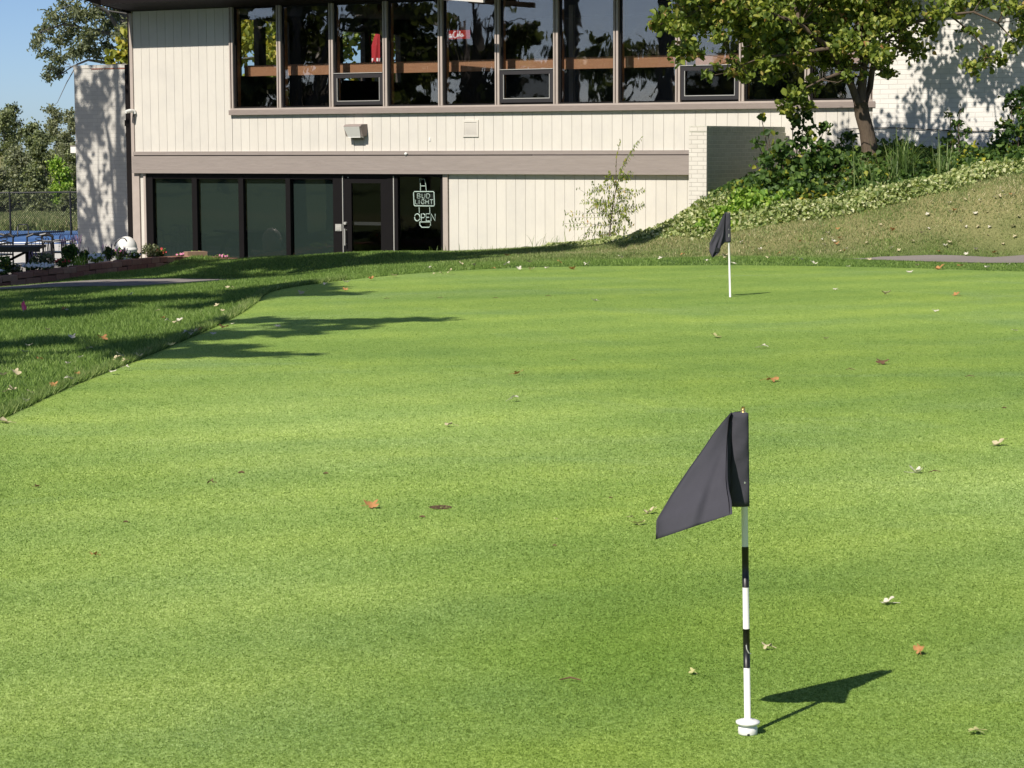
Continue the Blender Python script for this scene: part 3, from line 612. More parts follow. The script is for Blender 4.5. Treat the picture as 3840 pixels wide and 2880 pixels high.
mb = MB(); mb.add([(a+.006, -0.255, c1-0.052), (b-.02, -0.255, c1-0.052), (b-.05, -0.165, c0+.003), (a+.04, -0.165, c0+.003)], [(0, 1, 2, 3)]); mb.box(a+.05, b-.06, -.16, -.02, c0-.02, c0-.001); o = mb.build('lens', M['white'], L)
mb = MB(); mb.box(-0.13, 0.11, -0.05, 0, 0, 0.10); mb.build('mount', M['taupe'], L)
V = wall_thing('wall_vent', 1766, 482, 0, 'square cream louvred vent on the siding right of the floodlight', 'vent')
wv = (fs(1795)-fs(1737))/2; hv = (fac(1766, 450)[1]-fac(1766, 513)[1])/2
mb = MB(); mb.box(-wv, wv, -0.02, 0, hv-0.04, hv); mb.box(-wv, wv, -0.02, 0, -hv, -hv+0.04); mb.box(-wv, -wv+0.035, -0.02, 0, -hv+.04, hv-.04); mb.box(wv-0.035, wv, -0.02, 0, -hv+.04, hv-.04); mb.build('frame', M['siding'], V)
mb = MB()
for k in range(11):
    z_ = -hv+0.045 + k*(2*hv-0.09)/11; mb.add([(-wv+.035, -0.018, z_), (wv-.035, -0.018, z_), (wv-.035, -0.003, z_+0.026), (-wv+.035, -0.003, z_+0.026)], [(0, 1, 2, 3)])
mb.build('slat', M['siding'], V)
K_ = wall_thing('bracket_knob', 1522, 577, -0.09, 'small white round fitting under the taupe trim above the neon sign', 'fitting')
mb = MB(); mb.lathe([(0, -0.03), (0.025, -0.02), (0.032, 0), (0.025, 0.02), (0, 0.03)], 12); mb.build('cap', M['white'], K_, True)
K_ = wall_thing('outdoor_camera', 502, 416, -0.04, 'small white camera on the corner trim of the clubhouse', 'camera')
mb = MB(); mb.tube([(0, 0, 0), (-0.02, -0.10, 0.0), (-0.05, -0.2, -0.02)], [0.03, 0.04, 0.035], 10); mb.tube([(0, 0, 0.02), (0.02, 0, -.06)], 0.03, 8); mb.build('housing', M['white'], K_)
mb = MB(); mb.tube([(0, 0, 0), (0.0, -0.03, -0.12)], 0.012, 6); mb.build('bracket', M['black'], K_)
K_ = wall_thing('junction_plate', 1612, 522, 0.0, 'tiny pale cover plate on the siding left of the vent', 'cover plate')
mb = MB(); mb.box(-0.02, 0.02, -0.012, 0, -0.03, 0.03); mb.build('plate', M['white'], K_)
K_ = empty('gutter_end', at(281, 562, 60), 0, 'small white gutter end poking out left of the mottled brick wall', 'gutter')
mb = MB(); mb.box(-0.06, 0.25, -0.3, 0.3, -0.08, 0.09); mb.build('box_gutter', M['white'], K_); mb = MB(); mb.box(-0.07, 0.25, -0.31, 0.31, 0.0905, 0.11); mb.build('gutter_lip', M['sill'], K_)
# neon sign
def nz(zx, zy, off=0.075):
    s_, z_ = fac(1200 + zx/4.424, 640 + zy/4.424, off); return Vector((s_, off, z_))
NS = empty('neon_sign', (F0.x, F0.y, 0), ROTZ, 'unlit neon beer sign reading BUD LIGHT and OPEN behind the glass beside the door', 'neon sign')
rt = 0.0078
def strokes(mb, x, y, w_, h_, segs, r=rt):
    for seg in segs: mb.tube([nz(x + a*w_, y + b*h_) for a, b in seg], r, 6)
circ = [(0.5+0.5*math.sin(2*math.pi*i/12), 0.5-0.5*math.cos(2*math.pi*i/12)) for i in range(13)]
# outlined block letters (double line)
GL = {'B': [[(0,0),(0.6,0),(0.85,0.12),(0.85,0.36),(0.7,0.48),(0.95,0.6),(0.95,0.88),(0.7,1),(0,1),(0,0)], [(0.35,0.5),(0.5,0.5)]],
      'U': [[(0,0),(0.32,0),(0.32,0.7),(0.62,0.7),(0.62,0),(0.95,0),(0.95,0.85),(0.75,1),(0.2,1),(0,0.85),(0,0)]],
      'D': [[(0,0),(0.6,0),(0.92,0.2),(0.92,0.8),(0.6,1),(0,1),(0,0)]],
      'L': [[(0,0),(0.36,0),(0.36,0.7),(0.9,0.7),(0.9,1),(0,1),(0,0)]],
      'I': [[(0.2,0),(0.7,0),(0.7,1),(0.2,1),(0.2,0)]],
      'G': [[(0.95,0.2),(0.7,0),(0.25,0),(0,0.25),(0,0.75),(0.25,1),(0.7,1),(0.95,0.8),(0.95,0.45),(0.55,0.45)]],
      'H': [[(0,0),(0.3,0),(0.3,0.35),(0.62,0.35),(0.62,0),(0.95,0),(0.95,1),(0.62,1),(0.62,0.65),(0.3,0.65),(0.3,1),(0,1),(0,0)]],
      'T': [[(0,0),(0.95,0),(0.95,0.3),(0.65,0.3),(0.65,1),(0.3,1),(0.3,0.3),(0,0.3),(0,0)]]}
G1 = {'B': [[(0,0),(0,1),(.7,1),(.95,.75),(.7,.5),(0,.5)],[(.7,.5),(.9,.25),(.65,0),(0,0)]], 'U': [[(0,0),(0,.8),(.25,1),(.7,1),(.95,.8),(.95,0)]], 'D': [[(0,0),(0,1),(.6,1),(.95,.7),(.95,.3),(.6,0),(0,0)]],
      'L': [[(0,0),(0,1),(.9,1)]], 'I': [[(.45,0),(.45,1)]], 'G': [[(.95,.15),(.6,0),(.2,.1),(0,.5),(.2,.9),(.6,1),(.95,.85),(.95,.55),(.6,.55)]], 'H': [[(0,0),(0,1)],[(.95,0),(.95,1)],[(0,.5),(.95,.5)]], 'T': [[(0,0),(1,0)],[(.5,0),(.5,1)]]}
mb = MB()
for ch, x in zip('BUD', (1615, 1692, 1770)): strokes(mb, x, 384, 54, 72, G1[ch], 0.0062)
for ch, x, w_ in zip('LIGHT', (1584, 1632, 1678, 1754, 1822), (38, 30, 56, 50, 56)): strokes(mb, x, 482, w_, 72, G1[ch], 0.0062)
mb.build('beer_lettering', M['neon'], NS)
mb = MB(); mb.tube([nz(x, y) for x, y in ((1565,348),(1880,348),(1893,362),(1900,575),(1890,588),(1575,585),(1563,572),(1553,362),(1565,348))], 0.011, 6); mb.build('border_tube', M['neon'], NS)
mb = MB(); mb.tube([nz(x, y) for x, y in ((1668, 335), (1668, 240), (1652, 135), (1738, 140), (1755, 240), (1764, 335))], rt, 6); mb.tube([nz(1680, 254), nz(1745, 254)], rt*1.2, 6)
mb.build('bottle_tube', M['neon'], NS)
for xx in (1645, 1820): mb = MB(); mb.tube([nz(xx, 605), nz(xx+5, 704)], rt, 6); mb.build('bottle_tube', M['neon'], NS)
mb = MB(); strokes(mb, 1570, 716, 90, 120, [circ], 0.011); strokes(mb, 1682, 716, 60, 118, [[(0,1),(0,0),(0.7,0),(1,0.15),(1,0.38),(0.7,0.55),(0,0.55)]], 0.0095)
strokes(mb, 1762, 716, 60, 118, [[(1,0),(0,0),(0,1),(1,1)], [(0,0.5),(0.85,0.5)]], 0.0095); strokes(mb, 1842, 716, 70, 118, [[(0,1),(0,0),(1,1),(1,0)]], 0.0095); mb.build('open_lettering', M['neon'], NS)
mb = MB(); mb.tube([nz(x, y) for x, y in ((1655,852),(1835,852),(1835,905),(1810,940),(1690,940),(1660,905),(1655,852))], 0.0105, 6); mb.build('base_tube', M['neon'], NS)
mb = MB(); mb.box(nz(1590,0).x, nz(1870,0).x, 0.10, 0.12, nz(0,570).z, nz(0,370).z); mb.build('backing', M['black'], NS)
# soda sign inside
sx0, sz0 = fac(1650, 148, 1.3); sx1, sz1 = fac(1760, 112, 1.3)
CS = empty('soda_sign', loc2w(sx0, 1.3, sz0), ROTZ, 'red oblong soft drink sign with white script reading Coca-Cola behind the fifth upper window', 'sign')
sw, sh = sx1-sx0, sz1-sz0
mb = MB(); mb.box(0, sw, 0, 0.03, 0, sh); mb.build('panel', M['redsign'], CS)
def sp_(a, b): return Vector((a*sw*0.80+0.02, -0.012, b*sh))
mb = MB()
def arc(cx_, cy_, rx, ry, a0, a1, n=9): return [(cx_+rx*math.cos(math.radians(a0+(a1-a0)*i/n)), cy_+ry*math.sin(math.radians(a0+(a1-a0)*i/n))) for i in range(n+1)]
scr = [arc(0.10,0.52,0.085,0.34,60,320,12), arc(0.235,0.42,0.035,0.15,0,360), arc(0.325,0.42,0.04,0.15,60,310), arc(0.405,0.42,0.04,0.15,0,360)+[(0.46,0.28),(0.48,0.34)], [(0.49,0.46),(0.53,0.50)],
       arc(0.62,0.50,0.085,0.36,70,320,12)+[(0.78,0.45)], arc(0.745,0.42,0.035,0.15,0,360), [(0.80,0.34),(0.84,0.85),(0.82,0.90),(0.805,0.6),(0.825,0.28),(0.86,0.33)], arc(0.905,0.42,0.04,0.15,0,360)+[(0.95,0.28),(0.99,0.36)],
       [(0.06,0.16),(0.25,0.12),(0.5,0.24)]]
for sg in scr: mb.tube([sp_(a, b) for a, b in sg], 0.0095, 5)
sm_ = simple('glow_white_script', (0.8, 0.8, 0.78), 0.5, 0.02, 5, 0.0)
for n__ in sm_.node_tree.nodes:
    if n__.type == 'BSDF_PRINCIPLED': n__.inputs['Emission Color'].default_value = (0.8, 0.75, 0.7, 1); n__.inputs['Emission Strength'].default_value = 0.6  # glow added to keep the white lettering visible behind the window
mb.build('script', sm_, CS)
# deck and closed umbrella beyond the side windows
dk = loc2w(0, 0, 0)
mb = MB(); mb.box(SL-4.0, SL-0.002, 7.5, DEP+2.5, zf-0.35, zf-0.1)
for a, b in ((-3.9, 7.6), (-3.9, 13.8)): mb.box(SL+a, SL+a+0.15, b, b+0.15, -1.6, zf-0.352)
mb.build('balcony', M['sill'], B)
us, uz = fac(1428, 236, 11.25); _, uz1 = fac(1428, 108, 11.25)
UM = empty('umbrella', loc2w(us, 11.25, zf-0.1), 0, 'closed red patio umbrella seen through the third upper window', 'umbrella')
mb = MB(); nfold = 9; prof = []; z0u = uz-(zf-0.1); z1u = uz1-(zf-0.1); NN = nfold*4; rr_ = []
for i in range(9):
    f_ = i/8; z_ = z0u + (z1u-z0u)*f_; r_ = (0.235*(1-f_)**0.55*(1.0 if f_ > 0 else 1.05) + 0.035); rr_.append((r_, z_))
vs_ = []; fs_ = []
for i, (r_, z_) in enumerate(rr_):
    for k in range(NN):
        th = 2*math.pi*k/NN; rr = r_*(1 + 0.28*math.cos(nfold*th)*(1-0.5*i/8)); vs_.append((rr*math.cos(th), rr*math.sin(th), z_ + (0.05*math.cos(nfold*th) if i == 0 else 0)))
for i in range(len(rr_)-1):
    for k in range(NN): fs_.append((i*NN+k, i*NN+(k+1) % NN, (i+1)*NN+(k+1) % NN, (i+1)*NN+k))
fs_.append(tuple(8*NN+k for k in range(NN)))
mb.add(vs_, fs_); mb.build('canopy', M['umbrella'], UM, True)
mb = MB(); mb.tube([(0, 0, 0.05), (0, 0, z1u+0.08)], 0.022, 8); mb.build('pole', M['postwood'], UM)
mb = MB(); mb.lathe([(0, 0), (0.25, 0), (0.25, 0.05), (0.06, 0.09), (0.05, 0.2), (0, 0.2)], 20); mb.build('base', M['black'], UM)
for k in range(5):
    th = -2.0 + k*0.28 - .4; mb = MB(); mb.box(0.27*math.cos(th)-0.02, 0.27*math.cos(th)+0.025, 0.27*math.sin(th)-0.01, 0.27*math.sin(th)+0.0, z0u+0.03, z0u+0.11); mb.build('hem_print', M['petalwhite'], UM)
# ------------------------------------------------------------------ vegetation helpers
def unit(v): return v/np.maximum(np.linalg.norm(v, axis=1, keepdims=True), 1e-9)
def leaf_verts(Cn, L, Wd, up=0.5, droop=0.2, fold=0.25, var=0.3):
    n = len(Cn); t_ = RNG.normal(size=(n, 3)); t_[:,2] -= droop*2; t_ = unit(t_)
    nr = RNG.normal(size=(n, 3)); nr[:,2] += up*2.2; nr[:,0] += -0.25; nr[:,1] += -0.35
    nr = nr - (nr*t_).sum(1, keepdims=True)*t_; nr = unit(nr); s_ = np.cross(t_, nr)
    Lr = L*(1 + var*RNG.normal(size=(n,1)).clip(-1.8, 1.8)); Wr = Lr*(Wd/L)
    B_ = Cn - t_*Lr*0.5; T_ = Cn + t_*Lr*0.5 - nr*Lr*0.12; h = nr*Wr*fold
    l1 = B_ + t_*Lr*0.30 + s_*Wr*0.5 + h; l2 = B_ + t_*Lr*0.68 + s_*Wr*0.42 + h; r1 = B_ + t_*Lr*0.30 - s_*Wr*0.5 + h; r2 = B_ + t_*Lr*0.68 - s_*Wr*0.42 + h
    return np.stack([B_, r1, r2, T_, l2, l1], 1).reshape(-1, 3)
LF = [[0,1,2,3],[0,3,4,5]]
def leaf_obj(name, pts, L, Wd, mat, parent=None, origin=None, rnd=None, **kw):
    pts = np.asarray(pts, float)
    if origin is not None: pts = pts - np.array(origin)
    if rnd is None: rnd = RNG.random(len(pts))
    return np_mesh(name, leaf_verts(pts, L, Wd, **kw), 6, 4, LF, mat, rnd, parent)
def clump(c, r, n, twigs=None, sub=6, flat=0.75):
    """n leaves in a clump built from sub-sprays; returns points"""
    c = np.array(c, float); out = []; rr = np.array(r if hasattr(r, '__len__') else (r, r, r*flat), float)
    k = max(1, int(sub)); per = max(1, int(n/k))
    for _ in range(k):
        d = unit(RNG.normal(size=(1,3)))[0]*RNG.random()**0.45; e = c + d*rr
        tt = RNG.random((per,1))**0.7; sg = 0.20*rr.mean()+0.02
        pts = c + (e-c)*tt + RNG.normal(size=(per,3))*sg*np.array([1,1,0.8]); out.append(pts)
        if twigs is not None: twigs.append((c, (c+e)/2 + RNG.normal(size=3)*0.04*rr.mean(), e))
    return np.concatenate(out)
def grow_tree(name, label, cat, base, limbs, clumps, leafL, leafW, mat, bark, group=None, twig_r=0.008, up=0.5, link=True, subk=6, droop=0.2):
    """limbs: list of (points, radii) in world; clumps: (centre, radius, nleaves)"""
    t = empty(name, base, 0, label, cat, group); bo = np.array(base, float)
    mb = MB(); allp = []
    for pts, rad in limbs:
        mb.tube([Vector(p)-Vector(base) for p in pts], rad, 8); allp += [(np.array(p, float), r) for p, r in zip(pts[1:], rad[1:])]
    tw = []; P_ = []
    for c, r, n in clumps:
        if n > 0: P_.append(clump(c, r, n, tw, subk))
        if link and allp:
            j = min(range(len(allp)), key=lambda i: np.linalg.norm(allp[i][0]-np.array(c)) + 0.3*abs(allp[i][0][2]-c[2]))
            a = allp[j][0]; r0 = min(allp[j][1]*0.5, 0.035*(twig_r/0.008)); c_ = np.array(c, float)
            mid = (a+c_)/2 + RNG.normal(size=3)*0.08*np.linalg.norm(a-c_); 
            mb.tube([Vector(a-bo), Vector(mid-bo), Vector(c_-bo)], [r0, r0*0.7, twig_r*1.4], 5, cap=False)
    for a, b_, c_ in tw: mb.tube([Vector(a-bo), Vector(b_-bo), Vector(c_-bo)], [twig_r, twig_r*0.7, twig_r*0.35], 4, cap=False)
    mb.build('trunk', bark, t, True)
    leaf_obj('crown', np.concatenate(P_), leafL, leafW, mat, t, base, up=up, droop=droop)
    return t
def pp_(px, py, Y): p = at(px, py, Y); return (p.x, p.y, p.z)
def ribbons(mb, base, n, Lr, wd, spread, lean=0.35, seg=6, rnd0=None):
    for i in range(n):
        th = random.uniform(0, 2*math.pi); L_ = random.uniform(*Lr); a = random.uniform(0.05, spread); b0 = Vector(base) + Vector((random.gauss(0, lean*0.3), random.gauss(0, lean*0.3), 0))
        dr_ = Vector((math.cos(th), math.sin(th), 0)); sd_ = Vector((-dr_.y, dr_.x, 0)); vs_ = []; 
        for k in range(seg+1):
            u = k/seg; p = b0 + dr_*(a*L_*(u**1.8)) + Vector((0, 0, L_*(u - 0.45*a*u**2.6))); w_ = wd*(1-u**2.2)*0.5 + 0.0006
            vs_ += [p - sd_*w_, p + sd_*w_]
        mb.add(vs_, [(2*k, 2*k+1, 2*k+3, 2*k+2) for k in range(seg)], random.random() if rnd0 is None else rnd0)
# ------------------------------------------------------------------ grass blades in the rough
def blades(name, X, Y, hgt, wid, label, dryv=None, base_z=None, lean=0.5):
    n = len(X); Z = height(X, Y) - 0.004; th = RNG.random(n)*2*math.pi; hh = hgt*(0.55+0.9*RNG.random(n)); ww = wid*(0.7+0.6*RNG.random(n))
    sx, sy = np.cos(th)*ww/2, np.sin(th)*ww/2; lx, ly = RNG.normal(size=n)*hh*lean, RNG.normal(size=n)*hh*lean
    v0 = np.stack([X-sx, Y-sy, Z], 1); v1 = np.stack([X+sx, Y+sy, Z], 1); v2 = np.stack([X+lx, Y+ly, Z+hh], 1)
    V_ = np.stack([v0, v1, v2], 1).reshape(-1, 3)
    n3 = (np.sin(X*7.3+2*np.sin(Y*5.1))*np.sin(Y*9.7+2*np.sin(X*6.1)))
    patch = 0.5+0.5*np.sin(X*1.7+1.3*np.sin(Y*0.9))*np.sin(Y*1.3+0.8*np.sin(X*1.1))
    rnd = np.clip(RNG.random(n)**1.15*0.72 + 0.13*patch + 0.16*(n3*0.5+0.5), 0, 1)
    dv = dryness(X, Y) if dryv is None else dryv
    patch2 = 0.5+0.5*np.sin(X*2.9+2*np.sin(Y*1.9+X))*np.sin(Y*3.3+1.5*np.sin(X*2.3))
    patch3 = 0.5+0.5*np.sin(X*6.1+2.5*np.sin(Y*3.3+0.7*X))*np.sin(Y*7.7+2*np.sin(X*4.1))
    dv = dv if dryv is not None else np.clip(dv*(1.5*(0.3*patch+0.35*patch2+0.35*patch3)+0.06) + RNG.normal(size=n)*0.12*(dv > 0.05), 0, 1.15)
    o = np_mesh(name, V_, 3, 3, [[0,1,2]], M['blade'], rnd, None, {'dry': dv})
    return tag(o, label, 'grass', None, 'stuff')
def frustum(n, y0, y1, dens_pow=1.0, xl=-0.245, xr=0.245, margin=0.6):
    Y = y0 + (y1-y0)*RNG.random(n)**dens_pow; u = RNG.random(n); X = (xl*Y-margin)*(1-u) + (xr*Y+margin)*u
    return X, Y
def keep_rough(X, Y, lo=0.0, hi=1e9):
    sd_ = poly_sd(GPa, X, Y); k = (sd_ > lo) & (sd_ < hi); return X[k], Y[k]
PATHS = []
def off_path(X, Y):
    # path band on the left and on the right
    def band(L, Fx):
        xs = [p.x for p in L]; return np.interp(Fx, xs, [p.y for p in L])
    n1 = [Vector((-18, 29.5, 0)), at(0,1093,30), at(350,1081,30.5), at(690,1083,31), at(1000,1075,31.2)]
    f1 = [Vector((-18, 32, 0)), at(0,1085,32.6), at(350,1058,33), at(690,1052,34), at(1000,1050,34.5)]
    n2 = [at(3130,981,29.9), at(3300,983,29.3), at(3500,985,29.0), at(3840,989,28.4), Vector((14, 27.5, 0))]
    f2 = [at(3130,974,30.3), at(3300,964,30.7), at(3500,962,30.7), at(3840,963,30.6), Vector((14, 29.5, 0))]
    on1 = (X < -3.7) & (Y > band(n1, X)) & (Y < band(f1, X)); on2 = (X > n2[0].x) & (Y > band(n2, X)) & (Y < band(f2, X))
    k = ~(on1 | on2); return X[k], Y[k]
X, Y = frustum(420000, 8, 31, 0.8, -0.245, -0.02, 0.5); X, Y = keep_rough(X, Y); X, Y = off_path(X, Y); k = X < 0.5
blades('rough_grass', X[k], Y[k], 0.036, 0.0075, 'lush green rough grass left of the putting green')
X, Y = frustum(260000, 24.5, 31.5); X, Y = keep_rough(X, Y, 0.0); X, Y = off_path(X, Y); k = X > -3
blades('fringe_grass', X[k], Y[k], 0.027, 0.009, 'short green fringe grass along the far edge of the green')
X, Y = frustum(360000, 30.5, 39.5, 0.9); X, Y = off_path(X, Y)
# keep in front of the building and wall
k = ((X-F0.x)*N.x + (Y-F0.y)*N.y < -0.25); X, Y = X[k], Y[k]
blades('bank_grass', X, Y, 0.038, 0.011, 'dry tan and green grass on the bank below the planting bed')
X, Y = frustum(60000, 39, 45, 1.0, -0.21, -0.05); k = ((X-F0.x)*N.x + (Y-F0.y)*N.y < -0.25); 
# block wall line (used by the wall, the flower bed and the grass)
BWP = [at(px, py, y) for px, py, y in ((-120,1062,37.7),(0,1038,38),(110,1018,38.4),(260,1002,39),(374,987,39.6),(567,967,41),(698,960,42.3),(790,963,43.3),(900,970,44.3))]
bx_, by_ = [p.x for p in BWP], [p.y for p in BWP]
k &= Y < np.interp(X, bx_, by_) - 0.15
blades('bank_grass', X[k], Y[k], 0.05, 0.012, 'shaded green grass between the path and the red block edging', dryv=np.zeros(k.sum())+0.1)
# tiny blades of the putting surface, denser towards the viewer's side of the green
n_b = 820000; inv = 1/29.0 + (1/5.0-1/29.0)*RNG.random(n_b); Y = 1/inv; Y = Y[(Y < 11) | (RNG.random(n_b) < (11.0/Y)**0.8)]; n_b = len(Y); X = Y*(-0.25+0.5*RNG.random(n_b)); k = poly_sd(GPa, X, Y) < -0.05; X, Y = X[k], Y[k]; nb = len(X)
th = RNG.random(nb)*2*math.pi; sc2 = np.minimum(Y, 10)/6.5; hh = 0.0040*sc2**0.7*(0.6+0.8*RNG.random(nb)); ww = 0.0034*sc2; Zb = np.full(nb, 0.0115); lx, ly = RNG.normal(size=nb)*hh*0.9, RNG.normal(size=nb)*hh*0.9
V_ = np.stack([np.stack([X-np.cos(th)*ww/2, Y-np.sin(th)*ww/2, Zb], 1), np.stack([X+np.cos(th)*ww/2, Y+np.sin(th)*ww/2, Zb], 1), np.stack([X+lx, Y+ly, Zb+hh], 1)], 1).reshape(-1, 3)
tag(np_mesh('turf_blades', V_, 3, 3, [[0,1,2]], M['green'], np.clip(0.53+0.15*RNG.normal(size=nb), 0, 1)), 'closely mown fine grass blades of the putting surface', 'grass', None, 'stuff')
# a few longer tufts along the edge of the green
X, Y = frustum(900000, 9, 27, 0.8, -0.245, -0.08, 0.2); sd_ = poly_sd(GPa, X, Y); k = (sd_ > 0) & (sd_ < 0.07); 
blades('edge_grass', X[k], Y[k], 0.050, 0.008, 'ragged longer grass right at the cut edge of the green', dryv=np.full(k.sum(), 0.35))
X, Y = frustum(90000, 78, 140, 1.0, -0.23, -0.18, 1.0)
blades('field_grass', X, Y, 0.35, 0.10, 'golden dry meadow beyond the pool fence', dryv=np.full(len(X), 2.2))
# ------------------------------------------------------------------ flags
def flag(name_label, basepx, zb, toppx, bands, A, Lp, Rp, dl, dr, ferrule, patch=None, wave=0.006, pr_=0.0085):
    b = onz(basepx[0], basepx[1], zb); Yp = b.y
    root = empty('golf_flag', b, 0, name_label, 'flag', 'black flags standing in the holes of the green')
    def q(px, py, dy=0.0): return at(px, py, Yp+dy) - b
    top = q(*toppx); bot = Vector((0, 0, 0.0))
    def on(py):   # pole point at image row
        a_, b_ = 0.0, 1.0
        f_ = (basepx[1]-py)/(basepx[1]-toppx[1]); return bot.lerp(top, f_)
    prev = basepx[1]; wm = MB()
    wm.tube([bot, top], pr_, 14); wm.build('pole', M['white'], root, True)
    for y0, y1 in bands:
        mb = MB(); mb.tube([on(y0), on(y1)], pr_+0.0004, 14); mb.build('black_band', M['black'], root, True)
    mb = MB(); ax = (top-bot).normalized(); mb.tube([top, top+ax*0.006, top+ax*0.008, top+ax*0.014], [0.004, 0.0065, 0.005, 0.0045], 10); mb.build('brass_tip', M['brass'], root, True)
    # sleeve cloth wrapped round the pole
    (x0, x1, yt, x0b, x1b, yb_) = A; mb = MB(); nr_, nc = 16, 20; vs_ = []; fs_ = []
    for i in range(nr_+1):
        v_ = i/nr_; xa = x0*(1-v_)+x0b*v_; xb = x1*(1-v_)+x1b*v_; py = yt*(1-v_)+yb_*v_
        cp_ = on(py); pxc = (xa+xb)/2; L_ = q(xa, py); R_ = q(xb, py)
        for k_ in range(nc):
            th = 2*math.pi*k_/nc; cx_ = (L_.x+R_.x)/2; rx = (R_.x-L_.x)/2; ry = 0.011 + 0.002*math.sin(v_*9+th)
            p = Vector((cx_ + rx*math.copysign(abs(math.cos(th))**0.75, math.cos(th)), cp_.y + ry*math.copysign(abs(math.sin(th))**0.8, math.sin(th)) + 0.0015*math.sin(v_*23+3*th), (L_.z+R_.z)/2))
            if i == 0: p.z -= 0.004*abs(math.cos(th))
            vs_.append(p)
    for i in range(nr_):
        for k_ in range(nc): fs_.append((i*nc+k_, (i+1)*nc+k_, (i+1)*nc+(k_+1) % nc, i*nc+(k_+1) % nc))
    fs_.append(tuple(range(nc))); fs_.append(tuple(nr_*nc+k_ for k_ in reversed(range(nc))))
    mb.add(vs_, fs_); cl = mb.build('flag_cloth', M['cloth'], root, True)
    # front panel and hidden back layer
    def il(L_, v_):
        x = v_*(len(L_)-1); i = min(int(x), len(L_)-2); f_ = x-i; return (L_[i][0]*(1-f_)+L_[i+1][0]*f_, L_[i][1]*(1-f_)+L_[i+1][1]*f_)
    def resamp(L_):
        d = [0]; 
        for a_, b_ in zip(L_[:-1], L_[1:]): d.append(d[-1]+math.hypot(a_[0]-b_[0], a_[1]-b_[1]))
        return lambda v_: (float(np.interp(v_*d[-1], d, [p[0] for p in L_])), float(np.interp(v_*d[-1], d, [p[1] for p in L_])))
    fl, fr = resamp(Lp), resamp(Rp); nv, nu = 40, 26; vs_ = []; fs_ = []
    for i in range(nv+1):
        v_ = i/nv; (lx, ly), (rx, ry) = fl(v_), fr(v_)
        for j in range(nu+1):
            u = j/nu; px, py = lx*(1-u)+rx*u, ly*(1-u)+ry*u
            d = -0.014 - dl*(1-u)*v_ - dr*u*v_**1.8 - 0.010*math.sin(math.pi*u)*v_
            fold_ = math.exp(-((u - (0.78-0.35*(v_-0.5)))/0.10)**2)*max(0, v_-0.35)*1.6
            d += wave*fold_*2.6 + wave*1.2*math.sin(7*u+9*v_)*v_*v_ + wave*0.5*math.sin(16*u-5*v_)*v_**3 + wave*0.8*math.exp(-((u-0.25-0.3*(1-v_))/0.06)**2)*max(0, v_-0.7)*3
            if u < 0.06: d += 0.010*(1-u/0.06)
            vs_.append(q(px, py, d))
    for i in range(nv):
        for j in range(nu): k_ = i*(nu+1)+j; fs_.append((k_, k_+nu+1, k_+nu+2, k_+1))
    mb = MB(); mb.add(vs_, fs_); 
    vs2 = []; fs2 = []
    for i in range(nv+1):
        v_ = i/nv*0.985; (lx, ly) = fl(v_); py2 = yt+(yb_-yt)*v_*0.98; rx2 = x0*(1-v_)+x0b*v_ + 1
        for j in range(9):
            u = j/8; vs2.append(q(lx*(1-u)+rx2*u, (ly-3)*(1-u)+py2*u, -0.004-dl*v_*(1-u) + 0.012*math.sin(math.pi*u)))
    for i in range(nv):
        for j in range(8): k_ = i*9+j; fs2.append((k_, k_+1, k_+10, k_+9))
    mb.add(vs2, fs2); fp = mb.build('flag_panel', M['cloth'], root, True)
    so_ = fp.modifiers.new('thickness', 'SOLIDIFY'); so_.thickness = 0.0007
    # stitched hem
    mb = MB()
    for side in (0.965,):
        pts = []
        for i in range(2, nv+1, 2):
            v_ = i/nv; (lx, ly), (rx, ry) = fl(v_), fr(v_); u = side; d = -0.0155 - dl*(1-u)*v_ - dr*u*v_**1.8 - 0.010*math.sin(math.pi*u)*v_; pts.append(q(lx*(1-u)+rx*u, ly*(1-u)+ry*u, d))
        mb.tube(pts, 0.0008 if ferrule else 0.002, 4)
    mb.build('hem', M['bronze'], root)
    if patch:
        mb = MB(); d = -0.02-dl*0.85; mb.add([q(x_, y_, d) for x_, y_ in patch] + [q(x_, y_, d+0.004) for x_, y_ in patch], [(0,1,2,3), (7,6,5,4), (0,4,5,1), (1,5,6,2), (2,6,7,3), (3,7,4,0)]); mb.build('dark_patch', M['black'], root)
    if ferrule:
        mb = MB(); mb.lathe([(0.0, 0.0), (0.0235, 0.0), (0.0245, 0.003), (0.0245, 0.018), (0.0215, 0.021), (0.0215, 0.0235), (0.0295, 0.027), (0.0305, 0.030), (0.0300, 0.033), (0.020, 0.0365), (0.012, 0.0375), (0.0098, 0.040), (0.0, 0.040)], 36)
        mb.build('ferrule', M['white'], root, True)
        mb = MB(); mb.box(-0.0035, 0.0022, -0.0255, -0.0243, 0.001, 0.006); mb.build('ferrule_notch', M['black'], root)
    return root, q, on
f1, q1, on1 = flag('black flag on black and white banded pole with white collar, nearest the camera', (2804, 2752), 0.012, (2787, 1546), [(2500, 2353), (2197, 2045)],
    (2741, 2807, 1544, 2736, 2811, 1898),
    [(2743,1547),(2712,1581),(2677,1625),(2643,1676),(2583,1760),(2542,1821),(2515,1861),(2486,1912),(2461,1952),(2460,1985),(2459,2023)],
    [(2744,1547),(2734,1568),(2729,1642),(2728,1719),(2729,1794),(2734,1838),(2743,1878),(2746,1927)], 0.075, 0.165, True, pr_=0.0082)
